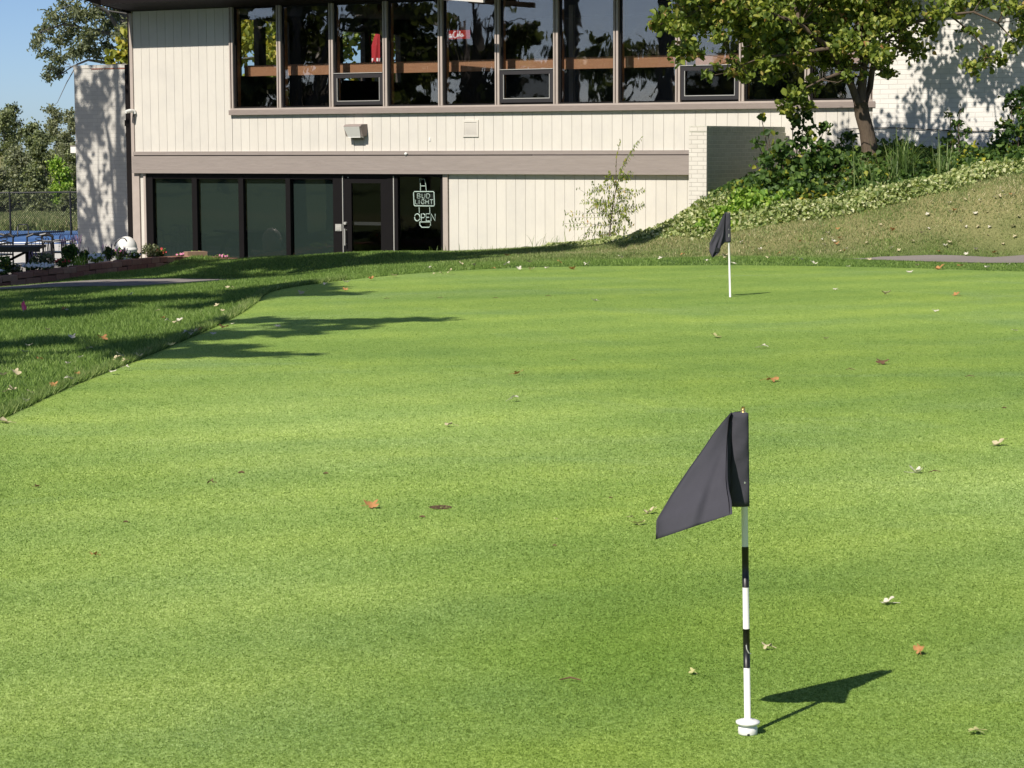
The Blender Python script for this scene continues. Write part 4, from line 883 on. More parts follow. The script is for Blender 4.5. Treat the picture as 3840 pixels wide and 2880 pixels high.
f2, q2, on2 = flag('smaller looking black flag on plain white pole at the far side of the green', (2738, 1114), 0.012, (2731, 797), [],
    (2719, 2739, 796, 2721, 2741, 909),
    [(2719,796),(2706,819),(2691,853),(2672,893),(2661,913),(2660,944),(2667,960),(2671,965)],
    [(2720,796),(2718,830),(2716,860),(2713,885),(2708,905),(2704,925),(2698,948),(2674,965)], 0.05, 0.06, False, [(2680,925),(2699,932),(2694,947),(2672,943)], wave=0.012, pr_=0.0095)
w1 = MB(); c_ = on1(2432); w1.tube([c_+Vector((-0.002, -0.011, 0.014)), c_+Vector((-0.001, -0.013, 0.004)), c_+Vector((0.004, -0.012, -0.006)), c_+Vector((0.010, -0.006, -0.010))], 0.0016, 6); w1.build('wire_clip', M['alu'], f1)
# hole in the green left of centre
hc = onz(1652, 1902, 0.0135); HO = empty('golf_hole', hc, 0, 'open cup hole in the green left of the near flag, showing brown soil', 'golf hole')
mb = MB(); mb.v = []; mb.lathe([(0.047, 0.0004), (0.044, 0.0018), (0.036, 0.0002), (0.0, 0.0002)], 30); mb.build('soil_rim', M['soil'], HO)
# ------------------------------------------------------------------ fallen leaves
def fallen(px, py, size, curl, mat, label, z=0.0165, seed=0, name='fallen_leaf', stem=True, group='dead leaves lying on the green', onG=True):
    rs = random.Random(seed*13+5)
    if onG: p = onz(px, py, z)
    else: p = onG_world(px, py)
    mb = MB(); nl = 5; n = 30; vs_ = [(0, 0, 0.12*size)]; rings = 4
    lob = [rs.uniform(0.75, 1.1) for _ in range(nl)]; rot = rs.uniform(0, 6.28); cdir = rs.uniform(0, 6.28); cd = (math.cos(cdir), math.sin(cdir))
    def zf_(x, y):
        a_ = x*cd[0]+y*cd[1]; b_ = -x*cd[1]+y*cd[0]; return curl*(a_*a_/size*0.85) + curl*0.12*size*math.sin(b_/size*5+seed) + 0.05*size
    zs = []
    for k_ in range(n):
        th = 2*math.pi*k_/n; f_ = abs(math.cos(th*nl/2)); r_ = size*0.5*(0.42+0.58*f_**0.8)*lob[int((th/(2*math.pi)*nl+0.5)) % nl]*rs.uniform(0.9, 1.08)
        for i in range(1, rings+1):
            rr = r_*i/rings; x, y = rr*math.cos(th+rot), rr*math.sin(th+rot)*0.85; vs_.append((x, y, zf_(x, y)))
    vs_[0] = (0, 0, zf_(0, 0)); fs_ = []
    for k_ in range(n):
        a_ = 1+k_*rings; b_ = 1+((k_+1) % n)*rings; fs_.append((0, a_, b_))
        for i in range(rings-1): fs_.append((a_+i, a_+i+1, b_+i+1, b_+i))
    zmin = min(v[2] for v in vs_); vs_ = [(x, y, z_-zmin+0.001) for x, y, z_ in vs_]
    mb.add(vs_, fs_)
    if stem: 
        th = rot+math.pi; mb.tube([(0, 0, vs_[0][2]), (0.45*size*math.cos(th), 0.45*size*math.sin(th), vs_[0][2]*0.7), (0.8*size*math.cos(th), 0.8*size*math.sin(th), 0.003)], 0.0010, 4)
    o = mb.build(name, M[mat], None, True); o.location = p; 
    return tag(o, label, 'leaf', group)
def ground_hit(px, py):
    r_ = ray(px, py); t0 = 8.0
    for i in range(400):
        p = EYE + r_*t0
        if p.z < hz(p.x, p.y) + 0.05: break
        t0 += 0.12
    return p
def onG_world(px, py): p = ground_hit(px, py); p.z = hz(p.x, p.y) + 0.030; return p
FL = [ # px, py, size, curl, material, label
 (1394,1903,.066,1.3,'dl_orange','tan curled dead leaf on the green, left of the open hole'),
 (1680,1598,.070,1.2,'dl_pale','cream folded leaf on the green straight above the open hole'),
 (1928,1504,.080,1.4,'dl_white','whitish arched leaf mid green, nearer of two pale leaves above the hole'),
 (1943,1405,.080,1.2,'dl_orange','tan leaf mid green just beyond the whitish arched one'),
 (2388,1965,.075,.9,'dl_green','yellow green lobed leaf on the green touching the left tip of the near flag'),
 (2432,1924,.060,1.6,'dl_pale','small curled leaf with dark underside beside the left tip of the near flag'),
 (2683,1265,.115,1.0,'dl_green','large pale leaf below the far flag pole, nearest to it'),
 (2857,1304,.100,.8,'dl_white','white leaf right of and below the far flag'),
 (2896,1430,.100,1.2,'dl_orange','orange brown leaf between the far flag and the near flag'),
 (3308,1364,.095,.9,'dl_brown','dark brown flat leaf on the right side of the green with long stem'),
 (3743,1669,.085,1.3,'dl_pale','pale ragged leaf near the right edge of the picture'),
 (3437,1772,.070,1.8,'dl_white','white curled leaf with dark spots right of the near flag cloth'),
 (3327,2263,.052,1.4,'dl_white','white folded leaf lying right of the banded pole'),
 (3448,2450,.042,1.9,'dl_orange','small rust brown curled leaf above the tip of the flag shadow'),
 (3655,2748,.048,.7,'dl_green','yellow leaf with stem in the bottom right corner of the green'),
 (3322,1105,.110,1.3,'dl_pale','cream leaf pair far right on the green, left one of two at that distance'),
 (3586,1108,.105,1.3,'dl_orange','tan leaf far right on the green, right one of two at that distance'),
 (2231,1127,.080,1.2,'dl_white','small white leaf on the far green left of the far flag'),
 (1042,1225,.070,1.1,'dl_white','white leaf lying in the finger shaped tree shadow on the green'),
 (2144,1011,.110,1.2,'dl_orange','orange leaf pair near the far edge of the green left of the far flag'),
 (3508,1168,.075,.7,'dl_white','flat white leaf on the right side of the green below the cream leaf pair'),
 (3132,1086,.060,.9,'dl_white','tiny white leaf right of the far flag shadow'),
 (3410,1021,.090,.6,'dl_white','flat white leaf near the far right edge of the green'),
 (3520,1010,.150,1.6,'dl_orange','large rust leaf against the fringe at the far right edge of the green'),
 (3095,1270,.055,1.2,'dl_pale','tiny pale leaf right of the white leaf on the right half of the green'),
 (3804,1241,.060,.8,'dl_white','small white leaf at the right border of the picture'),
 (350,2085,.032,1.4,'dl_orange','tiny rust leaf alone on the lower left of the green'),
 (790,1814,.034,1.9,'dl_brown','tiny dark curled leaf on the left half of the green'),
 (1134,1103,.090,1.2,'dl_pale','pale leaf just inside the left corner of the green, left one of two'),
 (1296,1088,.080,1.2,'dl_orange','tan leaf just inside the left corner of the green, right one of two'),
 (140,1825,.036,1.5,'dl_brown','tiny dark curled leaf near the left border of the green'),
 (10,1584,.110,1.0,'dl_pale','yellow leaf cut by the left border where green meets rough'),
 (2599,2524,.028,1.4,'dl_green','tiny yellow leaf left of the banded pole near its base'),
 (2875,2432,.036,1.8,'dl_pale','small curled leaf right behind the lower black band of the near pole'),
 (2083,1948,.014,1.5,'dl_pale','tiny pale seed scrap below the yellow green leaf'),
 (2368,1940,.024,1.4,'dl_pale','tiny pale leaf fragment above the yellow green lobed leaf'),
]
for i, (px, py, s_, cu, mt, lb) in enumerate(FL): fallen(px, py, s_, cu, mt, lb, seed=i)
# leaves in the rough: left patch, edge, fringe and bank
rl = [(455,1333),(440,1340),(470,1345),(150,1340),(300,1335),(255,1355),(15,1400),(60,1395),(840,1225),(870,1210),(800,1248),(520,1330),(725,1240),(750,1232),(716,1246),(700,1250),
      (815,1142),(832,1160),(610,1185),(675,1195),(630,1200),(660,1205),(590,1160),(240,1155),(250,1156),(490,1100),(850,1075),(872,1073),(385,1265),(270,1260),(110,1290),(90,1310),(25,1465),(290,1395),(470,1372),
      (100,1500),(120,1470),(50,1450),(200,1440),(260,1420),(420,1385),(330,1300),(180,1230),(560,1300),(640,1290)]
pal = ['dl_white', 'dl_pale', 'dl_pale', 'dl_orange', 'dl_white']
for i, (px, py) in enumerate(rl):
    fallen(px, py, random.uniform(.05, .085), random.uniform(.8, 1.6), pal[i % 5], 'small dead leaf caught in the rough grass left of the green', seed=100+i, stem=False, group='dead leaves in the left rough', onG=False)
rr2 = [(1610,1000),(1730,988),(1775,990),(1850,1003),(1900,990),(1945,1005),(1990,1005),(1985,978),(2100,982),(2050,1003),(2200,990),(1685,1018),(1480,1030),(1390,1042),(1300,1055),(1220,1062),(1630,1022),(1655,1023),
       (1900,955),(2650,975),(2750,985),(2720,960),(2880,965),(2920,950),(3050,985),(3180,996),(3260,970),(3440,990),(3600,992),(3700,1000),(3780,990),(3560,915),(3760,913),(3350,870),(3480,860),(3620,850),(3250,915),(3370,940),(3520,940),(3660,935),(3480,800),(3700,790),(3800,850),(3000,905),(2850,930),(2780,905),(3120,890),(3420,905),(3580,800),(3800,740),
       (3560,760),(3650,720),(3300,840),(2560,950),(2480,965),(2330,960),(3150,940),(3300,900),(3730,950)]
for i, (px, py) in enumerate(rr2):
    fallen(px, py, random.uniform(.06, .105), random.uniform(.8, 1.8), pal[i % 5], 'small dead leaf scattered on the fringe or the dry bank behind the green', seed=300+i, stem=False, group='dead leaves on the fringe and bank', onG=False)
qr = random.Random(77)
for i in range(70):
    px, py = qr.uniform(2500, 3830), qr.uniform(720, 975)
    if py < 1010 - (px-2400)*0.235 or (py > 955 and px > 3150): continue
    fallen(px, py, qr.uniform(.045, .085), qr.uniform(.8, 1.8), pal[i % 5], 'small dead leaf scattered on the fringe or the dry bank behind the green', seed=500+i, stem=False, group='dead leaves on the fringe and bank', onG=False)
mb = MB()   # dark crumbs on the turf
crumbs = [(1584,1938,.012),(1222,1775,.012),(471,1957,.010),(2080,2045,.008),(2290,1866,.008),(3188,1386,.03),(3636,1412,.03),(3504,1770,.03),(2138,2550,.030),(2150,1350,.02),(3766,1529,.012),(1450,1120,.03),(1650,1117,.03),(1858,1118,.03),(2056,1110,.03),(905,1772,.014)]
for i, (px, py, s_) in enumerate(crumbs):
    p = onz(px, py, 0.0175); mb = MB(); a_ = random.uniform(-.5, .5)
    mb.tube([(-s_*math.cos(a_), -s_*math.sin(a_), 0), (0, 0, s_*0.25), (s_*math.cos(a_), s_*math.sin(a_), 0.001)], [s_*.05, s_*0.09, s_*.05] if s_ > .018 else [s_*.2, s_*.35, s_*.2], 6)
    o = mb.build('twig_scrap', M['dl_brown'], None, True); o.location = p; tag(o, 'tiny dark scrap of twig lying on the green', 'twig', 'dark scraps on the green')
# pink marking flag
pk = ground_hit(88, 1168); PK = empty('marking_flag', pk, 0, 'small bright pink marking flag in the shaded rough at the left', 'marking flag')
mb = MB(); sc_ = pk.y/F; mb.tube([(0, 0, 0), (0.0, 0, 46*sc_)], 0.0018, 5); mb.build('wire', M['alu'], PK)
pts = [(-8,36),(6,40),(12,12),(-3,6),(-10,8)]; mb = MB(); n = len(pts)
pts = [(-6,12),(-8,30),(4,41),(8,26),(13,14),(10,6),(-4,5)]; n = len(pts)
mb.add([(x*sc_, -0.004 - 0.01*math.sin(x*0.3), z_*sc_) for x, z_ in pts] + [(x*sc_, -0.001 - 0.01*math.sin(x*0.3), z_*sc_) for x, z_ in pts], [tuple(range(n)), tuple(reversed(range(n, 2*n)))] + [(i, (i+1) % n, n+(i+1) % n, n+i) for i in range(n)]); mb.build('pennant', M['flagpink'], PK)
# ------------------------------------------------------------------ tree in front of the white brick wall
tb = ground_hit(3262, 588); tb = Vector((tb.x, 35.4, 0)); tb.x = at(3262, 588, 35.4).x; tb.z = hz(tb.x, tb.y) - 0.05
def TP(px, py, dy=0.0): return pp_(px, py, 35.4+dy)
limbs = [([tuple(tb), TP(3262,560), TP(3250,490), TP(3232,425), TP(3228,385)], [0.17, 0.13, 0.115, 0.115, 0.11]),
         ([TP(3228,400), TP(3232,330), TP(3240,250,.1), TP(3225,140,.2), TP(3200,-20,.3), TP(3170,-250,.3), TP(3150,-500,.2)], [0.085, 0.07, 0.06, 0.055, 0.05, 0.035, 0.02]),
         ([TP(3225,405), TP(3195,325,-.1), TP(3165,268,-.3), TP(3110,180,-.5), TP(3000,90,-.7), TP(2860,40,-.8), TP(2650,20,-.9)], [0.07, 0.055, 0.05, 0.042, 0.034, 0.025, 0.012]),
         ([TP(3240,400), TP(3262,330,.1), TP(3275,240,.1), TP(3320,150,0), TP(3420,85,-.2), TP(3560,55,-.3), TP(3650,45,-.4), TP(3740,85,-.4), TP(3800,150,-.4)], [0.06, 0.05, 0.042, 0.036, 0.028, 0.022, 0.018, 0.014, 0.008]),
         ([TP(3240,250,.1), TP(3300,80,-.3), TP(3400,-120,-.6), TP(3520,-320,-.8)], [0.05, 0.04, 0.03, 0.015]),
         ([TP(3110,180,-.5), TP(2990,200,-.9), TP(2860,215,-1.0), TP(2780,245,-1.0)], [0.03, 0.022, 0.015, 0.008]),
         ([TP(3000,90,-.7), TP(2950,-120,-.5), TP(2850,-320,-.4)], [0.03, 0.022, 0.012]),
         ([TP(3165,268,-.3), TP(3080,300,-.7), TP(3020,330,-.9), TP(2985,380,-.9)], [0.03, 0.018, 0.012, 0.006]),
         ([TP(3560,55,-.3), TP(3640,120,-.2), TP(3700,190,-.1), TP(3690,235,-.1)], [0.018, 0.012, 0.009, 0.005])]
CL = [(2462,95,34,40),(2520,70,70,120),(2560,110,50,70),(2600,30,100,200),(2650,100,80,150),(2700,140,50,70),(2720,40,110,220),(2790,130,90,180),(2850,40,120,260),(2900,150,100,220),(2760,255,48,75),(2790,290,40,45),
      (2662,285,22,22),(2680,250,18,12),(2870,235,60,80),(2885,295,34,35),(2930,250,60,90),(2970,60,120,260),(2990,180,100,220),(3060,110,120,260),(3100,210,85,170),(2990,365,68,130),(2950,405,42,70),(3040,320,50,60),(3030,400,25,20),
      (3060,-20,140,300),(3170,40,120,240),(3190,150,80,140),(3170,235,55,80),(3280,210,60,80),(3300,100,90,150),(3390,150,80,120),(3440,190,55,70),(3400,50,100,170),(3480,110,60,70),(3510,40,80,100),(3340,270,30,25),(3300,255,35,30),
      (3180,290,28,25),(3240,280,25,18),(3590,20,60,60),(3690,10,70,80),(3780,30,70,90),(3840,60,60,70),(3650,120,30,15),(3610,115,20,8),(3700,215,55,55),(3660,255,40,35),(3750,225,45,40),(3620,240,30,16),(3790,180,40,35),(3820,130,50,45),(3600,180,20,6),
      (2540,-40,90,160),(2650,-60,110,200),(2780,-90,130,240),(2920,-90,130,240),(3250,-40,130,200),(3420,-70,120,180),(3560,-60,100,140),(3700,-70,100,140)]
rs = random.Random(3)
for i in range(27): CL.append((rs.uniform(2560, 3560), rs.uniform(-600, -110), 110, 105))
for i in range(12): CL.append((rs.uniform(3500, 3950), rs.uniform(-420, -120), 120, 120))
for i in range(60): CL.append((rs.uniform(2560, 3400), rs.uniform(-80, 215), 70, 105))
clumps_ = []
for (px, py, rp, n_) in CL:
    dy = rs.uniform(-1.5, 0.9) if py < 260 else rs.uniform(-1.1, -0.3)
    if px > 3550: dy = rs.uniform(-0.8, 0.6)
    Yc = 35.4+dy; r_ = rp*Yc/F*0.85; clumps_.append((pp_(px, py, Yc), (r_, max(r_, 0.35 if rp > 45 else r_), r_), int(n_*1.45)))
grow_tree('leafy_tree', 'leafy green tree with forked brown trunk in the bed before the white brick wall', 'tree', tuple(tb), limbs, clumps_, 0.090, 0.062, M['leaf'], M['bark'], up=0.6, subk=7, droop=0.35, twig_r=0.006)
# ------------------------------------------------------------------ shrubs of the bed
def shrub(name, label, lst, L_, W_, mat, stem=True, group=None, cat='shrub', subk=6, up=0.5):
    c0 = lst[0]; b = at(c0[0], c0[1], c0[2]); bz = hz(b.x, b.y); base = (b.x, b.y, bz)
    t = empty(name, base, 0, label, cat, group); mb = MB(); P_ = []; tw = []
    for (px, py, Y_, rp, n_) in lst:
        c = pp_(px, py, Y_); r_ = rp*Y_/F; P_.append(clump(c, (r_, r_*0.8, r_*0.9), n_, tw, subk))
        g = Vector((c[0]*0.6+b.x*0.4, c[1]*0.6+b.y*0.4, 0)); g.z = hz(g.x, g.y)
        if c[2] > g.z+0.05: mb.tube([g-Vector(base), (g+Vector(c))/2-Vector(base)+Vector((random.gauss(0,.03), random.gauss(0,.03), 0)), Vector(c)-Vector(base)], [0.012, 0.009, 0.006], 5, cap=False)
    for a_, b_, c_ in tw: mb.tube([Vector(a_)-Vector(base), Vector(b_)-Vector(base), Vector(c_)-Vector(base)], [0.005, 0.004, 0.002], 4, cap=False)
    if stem: mb.build('stem', M['bark'], t)
    leaf_obj('foliage', np.concatenate(P_), L_, W_, mat, t, base, up=up)
    return t
shrub('broadleaf_shrub', 'broad leaved dark green shrub climbing beside the shaded brick wall, left of the tree trunk',
      [(2960,690,34.5,70,170),(2860,600,34.6,48,60),(2840,530,34.7,26,18),(2880,500,34.7,26,16),(2920,570,34.6,60,90),(2990,610,34.6,75,160),(2900,660,34.5,65,140),(2860,700,34.4,60,120),(3000,700,34.3,90,230),(3080,640,34.6,75,170),(3110,560,34.8,60,110),(3030,520,34.8,60,110),
       (3000,455,34.9,40,45),(2970,440,34.9,30,24),(3020,430,34.9,30,24),(3090,480,34.9,40,40),(2960,770,33.6,60,150),(3060,780,33.5,55,130),(3150,755,33.5,60,140),(3010,730,33.8,70,170),(2860,745,34.2,50,90),(2940,750,34.0,50,110),(2855,440,34.9,18,6),(3160,600,34.9,60,90)], 0.088, 0.064, M['leafdark'])
shrub('lime_shrub', 'bright lime green leafy shrub at the foot of the brick wall corner',
      [(2790,770,34.0,60,260),(2700,815,34.1,45,180),(2740,790,34.0,55,220),(2840,765,33.7,60,240),(2690,840,34.0,40,150),(2650,855,34.0,35,120),(2730,850,33.6,50,170),(2620,870,34.4,26,70),(2890,780,33.5,55,190),(2770,735,34.3,40,100),(2820,720,34.4,40,90),(2940,740,33.7,40,90)], 0.075, 0.055, M['leaflime'])
shrub('yellowing_shrub', 'low shrub with patches of yellow leaves in front of the broad leaved shrub', [(3040,760,33.6,50,80),(2985,755,33.7,40,50),(3090,745,33.7,40,40)], 0.062, 0.048, M['leafyellow'])
shrub('dark_shrub', 'dark leafy shrub directly behind the base of the tree trunk',
      [(3230,640,35.6,80,200),(3190,520,36.3,48,70),(3170,580,36.0,60,110),(3330,590,36.2,70,140),(3400,570,36.3,55,80),(3150,680,34.6,75,180),(3320,690,34.6,80,200),(3230,700,34.2,80,200),(3400,650,35.2,70,150),(3230,745,33.6,50,110),(3320,740,33.7,50,110),(3450,700,33.7,50,110),(3520,690,33.9,45,90),(3360,540,36.5,40,35),(3310,535,36.6,35,22),(3460,560,36.4,40,40)], 0.075, 0.055, M['leafdark'])
shrub('tall_weed_shrub', 'loose shrub with upright leafy shoots against the dappled white wall',
      [(3600,620,35.6,75,170),(3560,520,36.0,45,55),(3590,470,36.1,30,24),(3565,430,36.1,22,14),(3600,415,36.1,20,10),(3500,600,35.6,65,130),(3640,560,35.9,50,80),(3690,640,35.2,60,110),(3530,660,34.9,55,110),(3620,500,36.1,28,22)], 0.085, 0.05, M['leafdark'])
shrub('right_border_shrub', 'tall shrub with drooping leaf rows at the right border of the picture',
      [(3820,500,35.6,75,170),(3800,410,35.8,48,60),(3770,460,35.8,45,60),(3830,350,35.8,45,55),(3790,370,35.8,32,30),(3750,540,35.5,60,120),(3810,590,35.0,70,160),(3700,590,35.4,55,90),(3850,430,35.7,60,90),(3880,520,35.4,80,160),(3760,640,34.6,50,90)], 0.09, 0.05, M['leafdark'], up=0.2)
shrub('lime_shrub', 'small lime green plant in the ground cover below the right border shrub', [(3650,690,33.9,38,90),(3590,715,33.8,34,70),(3690,665,34.0,30,50),(3620,655,34.2,26,30)], 0.065, 0.05, M['leaflime'])
shrub('lime_shrub', 'tiny yellow green seedling beside the tall strap leaved grass', [(3430,690,33.7,22,36)], 0.06, 0.045, M['leaflime'])
# ground cover strip and dark ivy
def strip_points(lo, hi, n, h0, h1):
    u = RNG.random(n)*(len(lo)-1); i = np.minimum(u.astype(int), len(lo)-2); f_ = (u-i)[:,None]
    la, lb = np.array([p[:2] for p in lo]), np.array([p[:2] for p in hi])
    a_ = la[i]*(1-f_)+la[i+1]*f_; b_ = lb[i]*(1-f_)+lb[i+1]*f_; v_ = RNG.random((n,1)); p = a_*(1-v_)+b_*v_ + RNG.normal(size=(n,2))*0.05
    prof = np.clip(v_[:,0]/0.18, 0, 1)
    lump = 0.6+0.4*np.sin(p[:,0]*4.1+1.3*np.sin(p[:,1]*3.7))*np.sin(p[:,1]*5.3)
    z = height(p[:,0], p[:,1]) + (h0 + (h1-h0)*RNG.random(n)*(0.35+lump)*np.clip((p[:,0]-0.6)/2.6, 0.22, 1))*prof + 0.02
    return np.stack([p[:,0], p[:,1], z], 1), v_[:,0]
def PL(l): return [pp_(*a) for a in l]
lo = PL([(2060,928,38.2),(2250,918,37.0),(2400,918,35.2),(2650,898,33.6),(2900,852,32.8),(3100,825,32.7),(3400,760,32.7),(3650,700,32.8),(3900,636,33.1)])
hi = PL([(2080,915,38.9),(2280,905,38.4),(2450,885,37.6),(2600,860,35.6),(2900,815,33.6),(3100,792,33.4),(3400,726,33.4),(3650,668,33.5),(3900,606,33.8)])
pts, v_ = strip_points(lo, hi, 16000, 0.0, 0.17)
tag(leaf_obj('ground_cover', pts, 0.056, 0.042, M['leafvar'], up=0.35), 'dense pale variegated ground cover along the edge of the planting bed', 'ground cover', None, 'stuff')
hi2 = PL([(2080,910,39.2),(2300,890,39.3),(2450,870,39.0),(2620,840,37.4),(2960,700,36.6),(3150,600,38.3),(3400,570,37.9),(3650,560,37.5),(3900,545,37.3)])
pts, v_ = strip_points(hi[3:], hi2[3:], 9000, 0.02, 0.17)
tag(leaf_obj('ivy', pts, 0.085, 0.065, M['leafdark'], up=0.7), 'dark ivy filling the bed behind the pale ground cover', 'ivy', None, 'stuff')
# strap leaved grasses
for (px, py, Y_, n_, Lr, lb) in ((3385,735,34.2,120,(0.45,0.95),'large clump of strap leaved grass right of the tree trunk'), (3545,700,34.4,60,(0.35,0.8),'smaller clump of strap leaved grass farther right in the bed'), (3255,760,33.5,16,(0.6,1.1),'few long arching pale blades left of the large grass clump')):
    b = at(px, py, Y_); b.z = hz(b.x, b.y); mb = MB(); ribbons(mb, (0,0,0), n_, Lr, 0.014, 0.75, 0.35)
    o = mb.build('ornamental_grass', M['strap']); o.location = b; tag(o, lb, 'ornamental grass')
for (px, py, Y_, n_, Lr, lb) in ((2055,938,39.5,26,(0.2,0.42),'tuft of long green blades at the foot of the siding, left of the sapling'), (2240,915,38.9,18,(0.2,0.4),'tuft of long blades beside the sapling stem'), (1880,940,40,14,(0.10,0.2),'thin wisps of grass at the foot of the siding between the two dark hoops'), (1720,950,41,16,(0.12,0.26),'thin wisps of grass at the foot of the siding next to the neon window')):
    b = at(px, py, Y_); b.z = b.z-0.03; mb = MB(); ribbons(mb, (0,0,0), n_, Lr, 0.010, 0.8, 1.0); o = mb.build('grass_tuft', M['strap']); o.location = b; tag(o, lb, 'grass tuft')
# sapling
Ys = 38.6; sb = at(2283, 912, Ys); SP = empty('sapling', sb, 0, 'spindly sapling with feathery leaflets in front of the cream siding', 'sapling')
def sq(px, py, d=0.0): return at(px, py, Ys+d) - sb
mb = MB(); lp = []; lr_ = []
stems = [[(2283,912),(2290,840),(2298,770),(2312,700),(2330,640),(2345,605),(2372,565),(2405,515)], [(2312,700),(2310,640),(2312,590),(2322,545),(2326,528)]]
mb.tube([sq(*p) for p in stems[0]], [0.014,0.012,0.010,0.008,0.006,0.005,0.004,0.002], 6); mb.tube([sq(*p) for p in stems[1]], [0.006,0.005,0.004,0.003,0.002], 5)
br = [((2292,850),(2200,838),(2108,838)),((2292,838),(2220,850),(2120,856)),((2296,800),(2210,800),(2115,797)),((2300,770),(2230,745),(2160,702)),((2296,812),(2240,815),(2140,815)),((2306,725),(2260,712),(2218,708)),
      ((2300,775),(2350,790),(2416,762)),((2298,790),(2360,800),(2420,770)),((2306,740),(2370,735),(2420,706)),((2312,715),(2340,712),(2372,722)),((2302,765),(2340,760),(2375,795)),((2290,860),(2330,850),(2350,870)),((2300,790),(2350,820),(2372,850)),
      ((2315,690),(2290,670),(2270,668)),((2322,670),(2345,665),(2362,668)),((2294,830),(2320,835),(2345,815)),((2290,870),(2260,880),(2240,875)),((2296,820),(2260,790),(2240,770)),((2304,750),(2280,770),(2235,765)),((2310,705),(2330,745),(2355,750)),((2288,880),(2310,870),(2325,855)),
      ((2300,770),(2270,760),(2195,755)),((2306,735),(2240,770),(2205,790)),((2318,690),(2260,705),(2210,720)),((2325,720),(2300,800),(2340,770)),((2284,900),(2215,870),(2175,905))]
rs = random.Random(9)
def leaflets(P3, n_, ln, dens=1.0):
    for i in range(n_):
        u = (i+0.6)/n_; k_ = u*(len(P3)-1); j = min(int(k_), len(P3)-2); p = P3[j].lerp(P3[j+1], k_-j); d_ = (P3[j+1]-P3[j]).normalized()
        for sgn in (-1, 1):
            if rs.random() > dens: continue
            side = Vector((rs.gauss(0,.3), rs.gauss(0,.5), sgn*0.9-0.15)).normalized(); t_ = (side + d_*0.35).normalized(); L_ = ln*rs.uniform(.7,1.2); nrm = d_.cross(t_).normalized()*0.4 + Vector((0,-0.6,0.5)); w_ = t_.cross(nrm).normalized()*L_*0.17
            a_ = p; e_ = p + t_*L_; m_ = p + t_*L_*0.45; mb2.add([a_, m_-w_, e_, m_+w_], [(0,1,2,3)], rs.random())
mb2 = MB()
for b3 in br:
    dd_ = rs.uniform(-.35,.3); P3 = [sq(*b3[0]), sq(*b3[1], dd_*0.5), sq(*b3[2], dd_)]; mb.tube(P3, [0.0035,0.0025,0.0012], 4); leaflets(P3, 14, 0.068, 0.92)
P3 = [sq(*p) for p in stems[0][4:]]; leaflets(P3, 16, 0.075, .95); P3 = [sq(*p) for p in stems[1]]; leaflets(P3, 12, 0.07, .9); P3 = [sq(*p) for p in stems[0][1:5]]; leaflets(P3, 18, 0.075, .9)
for _ in range(60):
    c = sq(rs.gauss(2290, 38), rs.gauss(790, 60), rs.uniform(-.3,.3)); leaflets([c, c+Vector((rs.gauss(0,.09), rs.gauss(0,.06), rs.gauss(-.02,.05)))], 5, 0.06, .9)
mb.build('stem', M['bark'], SP); mb2.build('foliage', M['leaf'], SP)
# dark hoops, edging, timber
for (x0, x1, yt, lb) in ((1784,1847,941,'low thin dark hoop poking up at the foot of the siding, nearer the neon window'), (1943,2006,926,'low thin dark hoop poking up at the foot of the siding, nearer the sapling')):
    Yh = 39.2; c = at((x0+x1)/2, yt+16, Yh); r_ = (x1-x0)/2*Yh/F; hgt_ = 17*Yh/F; mb = MB()
    mb.tube([(r_*1.15*math.cos(th), 0, hgt_*1.15*math.sin(th)-0.012) for th in [math.pi*i/12 for i in range(13)]] , 0.009, 6); o = mb.build('garden_hoop', M['black']); o.location = c; tag(o, lb, 'hoop', 'dark hoops at the foot of the siding')
mb = MB(); pts = [at(px, py, 37.4) for px, py in ((1300,953),(1380,949),(1470,951),(1520,951),(1570,946),(1620,948),(1655,953))]; c0 = pts[0].copy()
mb.tube([p-c0-Vector((0,0,.015)) for p in pts], 0.018, 6); o = mb.build('edging', M['patio']); o.location = c0; tag(o, 'thin pale concrete edging on the grass crest before the glass door', 'edging')
for (x0, x1, y0, lb) in ((1905,1988,944,'weathered landscape timber half buried at the foot of the siding between hoops and door'), (2096,2160,927,'weathered landscape timber half buried just left of the sapling')):
    a_, b_ = at(x0, y0, 39.4), at(x1, y0-2, 39.2); mb = MB(); mb.obox(((b_-a_)/2), (b_-a_)/2, Vector((0.01,.05,0)), Vector((0,0,.035))); o = mb.build('landscape_timber', M['sill']); o.location = a_; tag(o, lb, 'timber')
# ------------------------------------------------------------------ red block edging wall and flower bed
BW_ = empty('block_wall', BWP[1], 0, 'low curved wall of red brown blocks in front of the flower bed', 'wall')
mb = MB(); o0 = BWP[1]
def along(L_, step):
    out = []; i = 0; acc = 0.0; p = L_[0].copy(); rem = step
    out.append(p.copy())
    for a_, b_ in zip(L_[:-1], L_[1:]):
        d = (b_-a_); L0 = d.length; t_ = rem
        while t_ <= L0: out.append(a_ + d*(t_/L0)); t_ += step
        rem = t_ - L0
    return out
for course in range(3):
    P_ = along(BWP, 0.305); 
    for i in range(len(P_)-1):
        a_, b_ = P_[i], P_[i+1]
        if course % 2: a_, b_ = (P_[i]+P_[i+1])/2, (P_[i+1] + (P_[min(i+2, len(P_)-1)]))/2
        c = (a_+b_)/2; d = (b_-a_); d.z *= 0.3; hl = d/2*0.965; nn_ = Vector((-d.y, d.x, 0)).normalized(); zc = round((c.z)/0.02)*0.02 - 0.052 - course*0.101
        mb.obox(Vector((c.x, c.y, zc))-o0 + nn_*(0.1-0.012*course*0 + random.uniform(-.006,.006)), hl, nn_*0.1, Vector((0,0,0.049)), random.random())
wb = mb.build('blocks', M['block'], BW_); bv = wb.modifiers.new('bevel', 'BEVEL'); bv.width = 0.008; bv.segments = 2
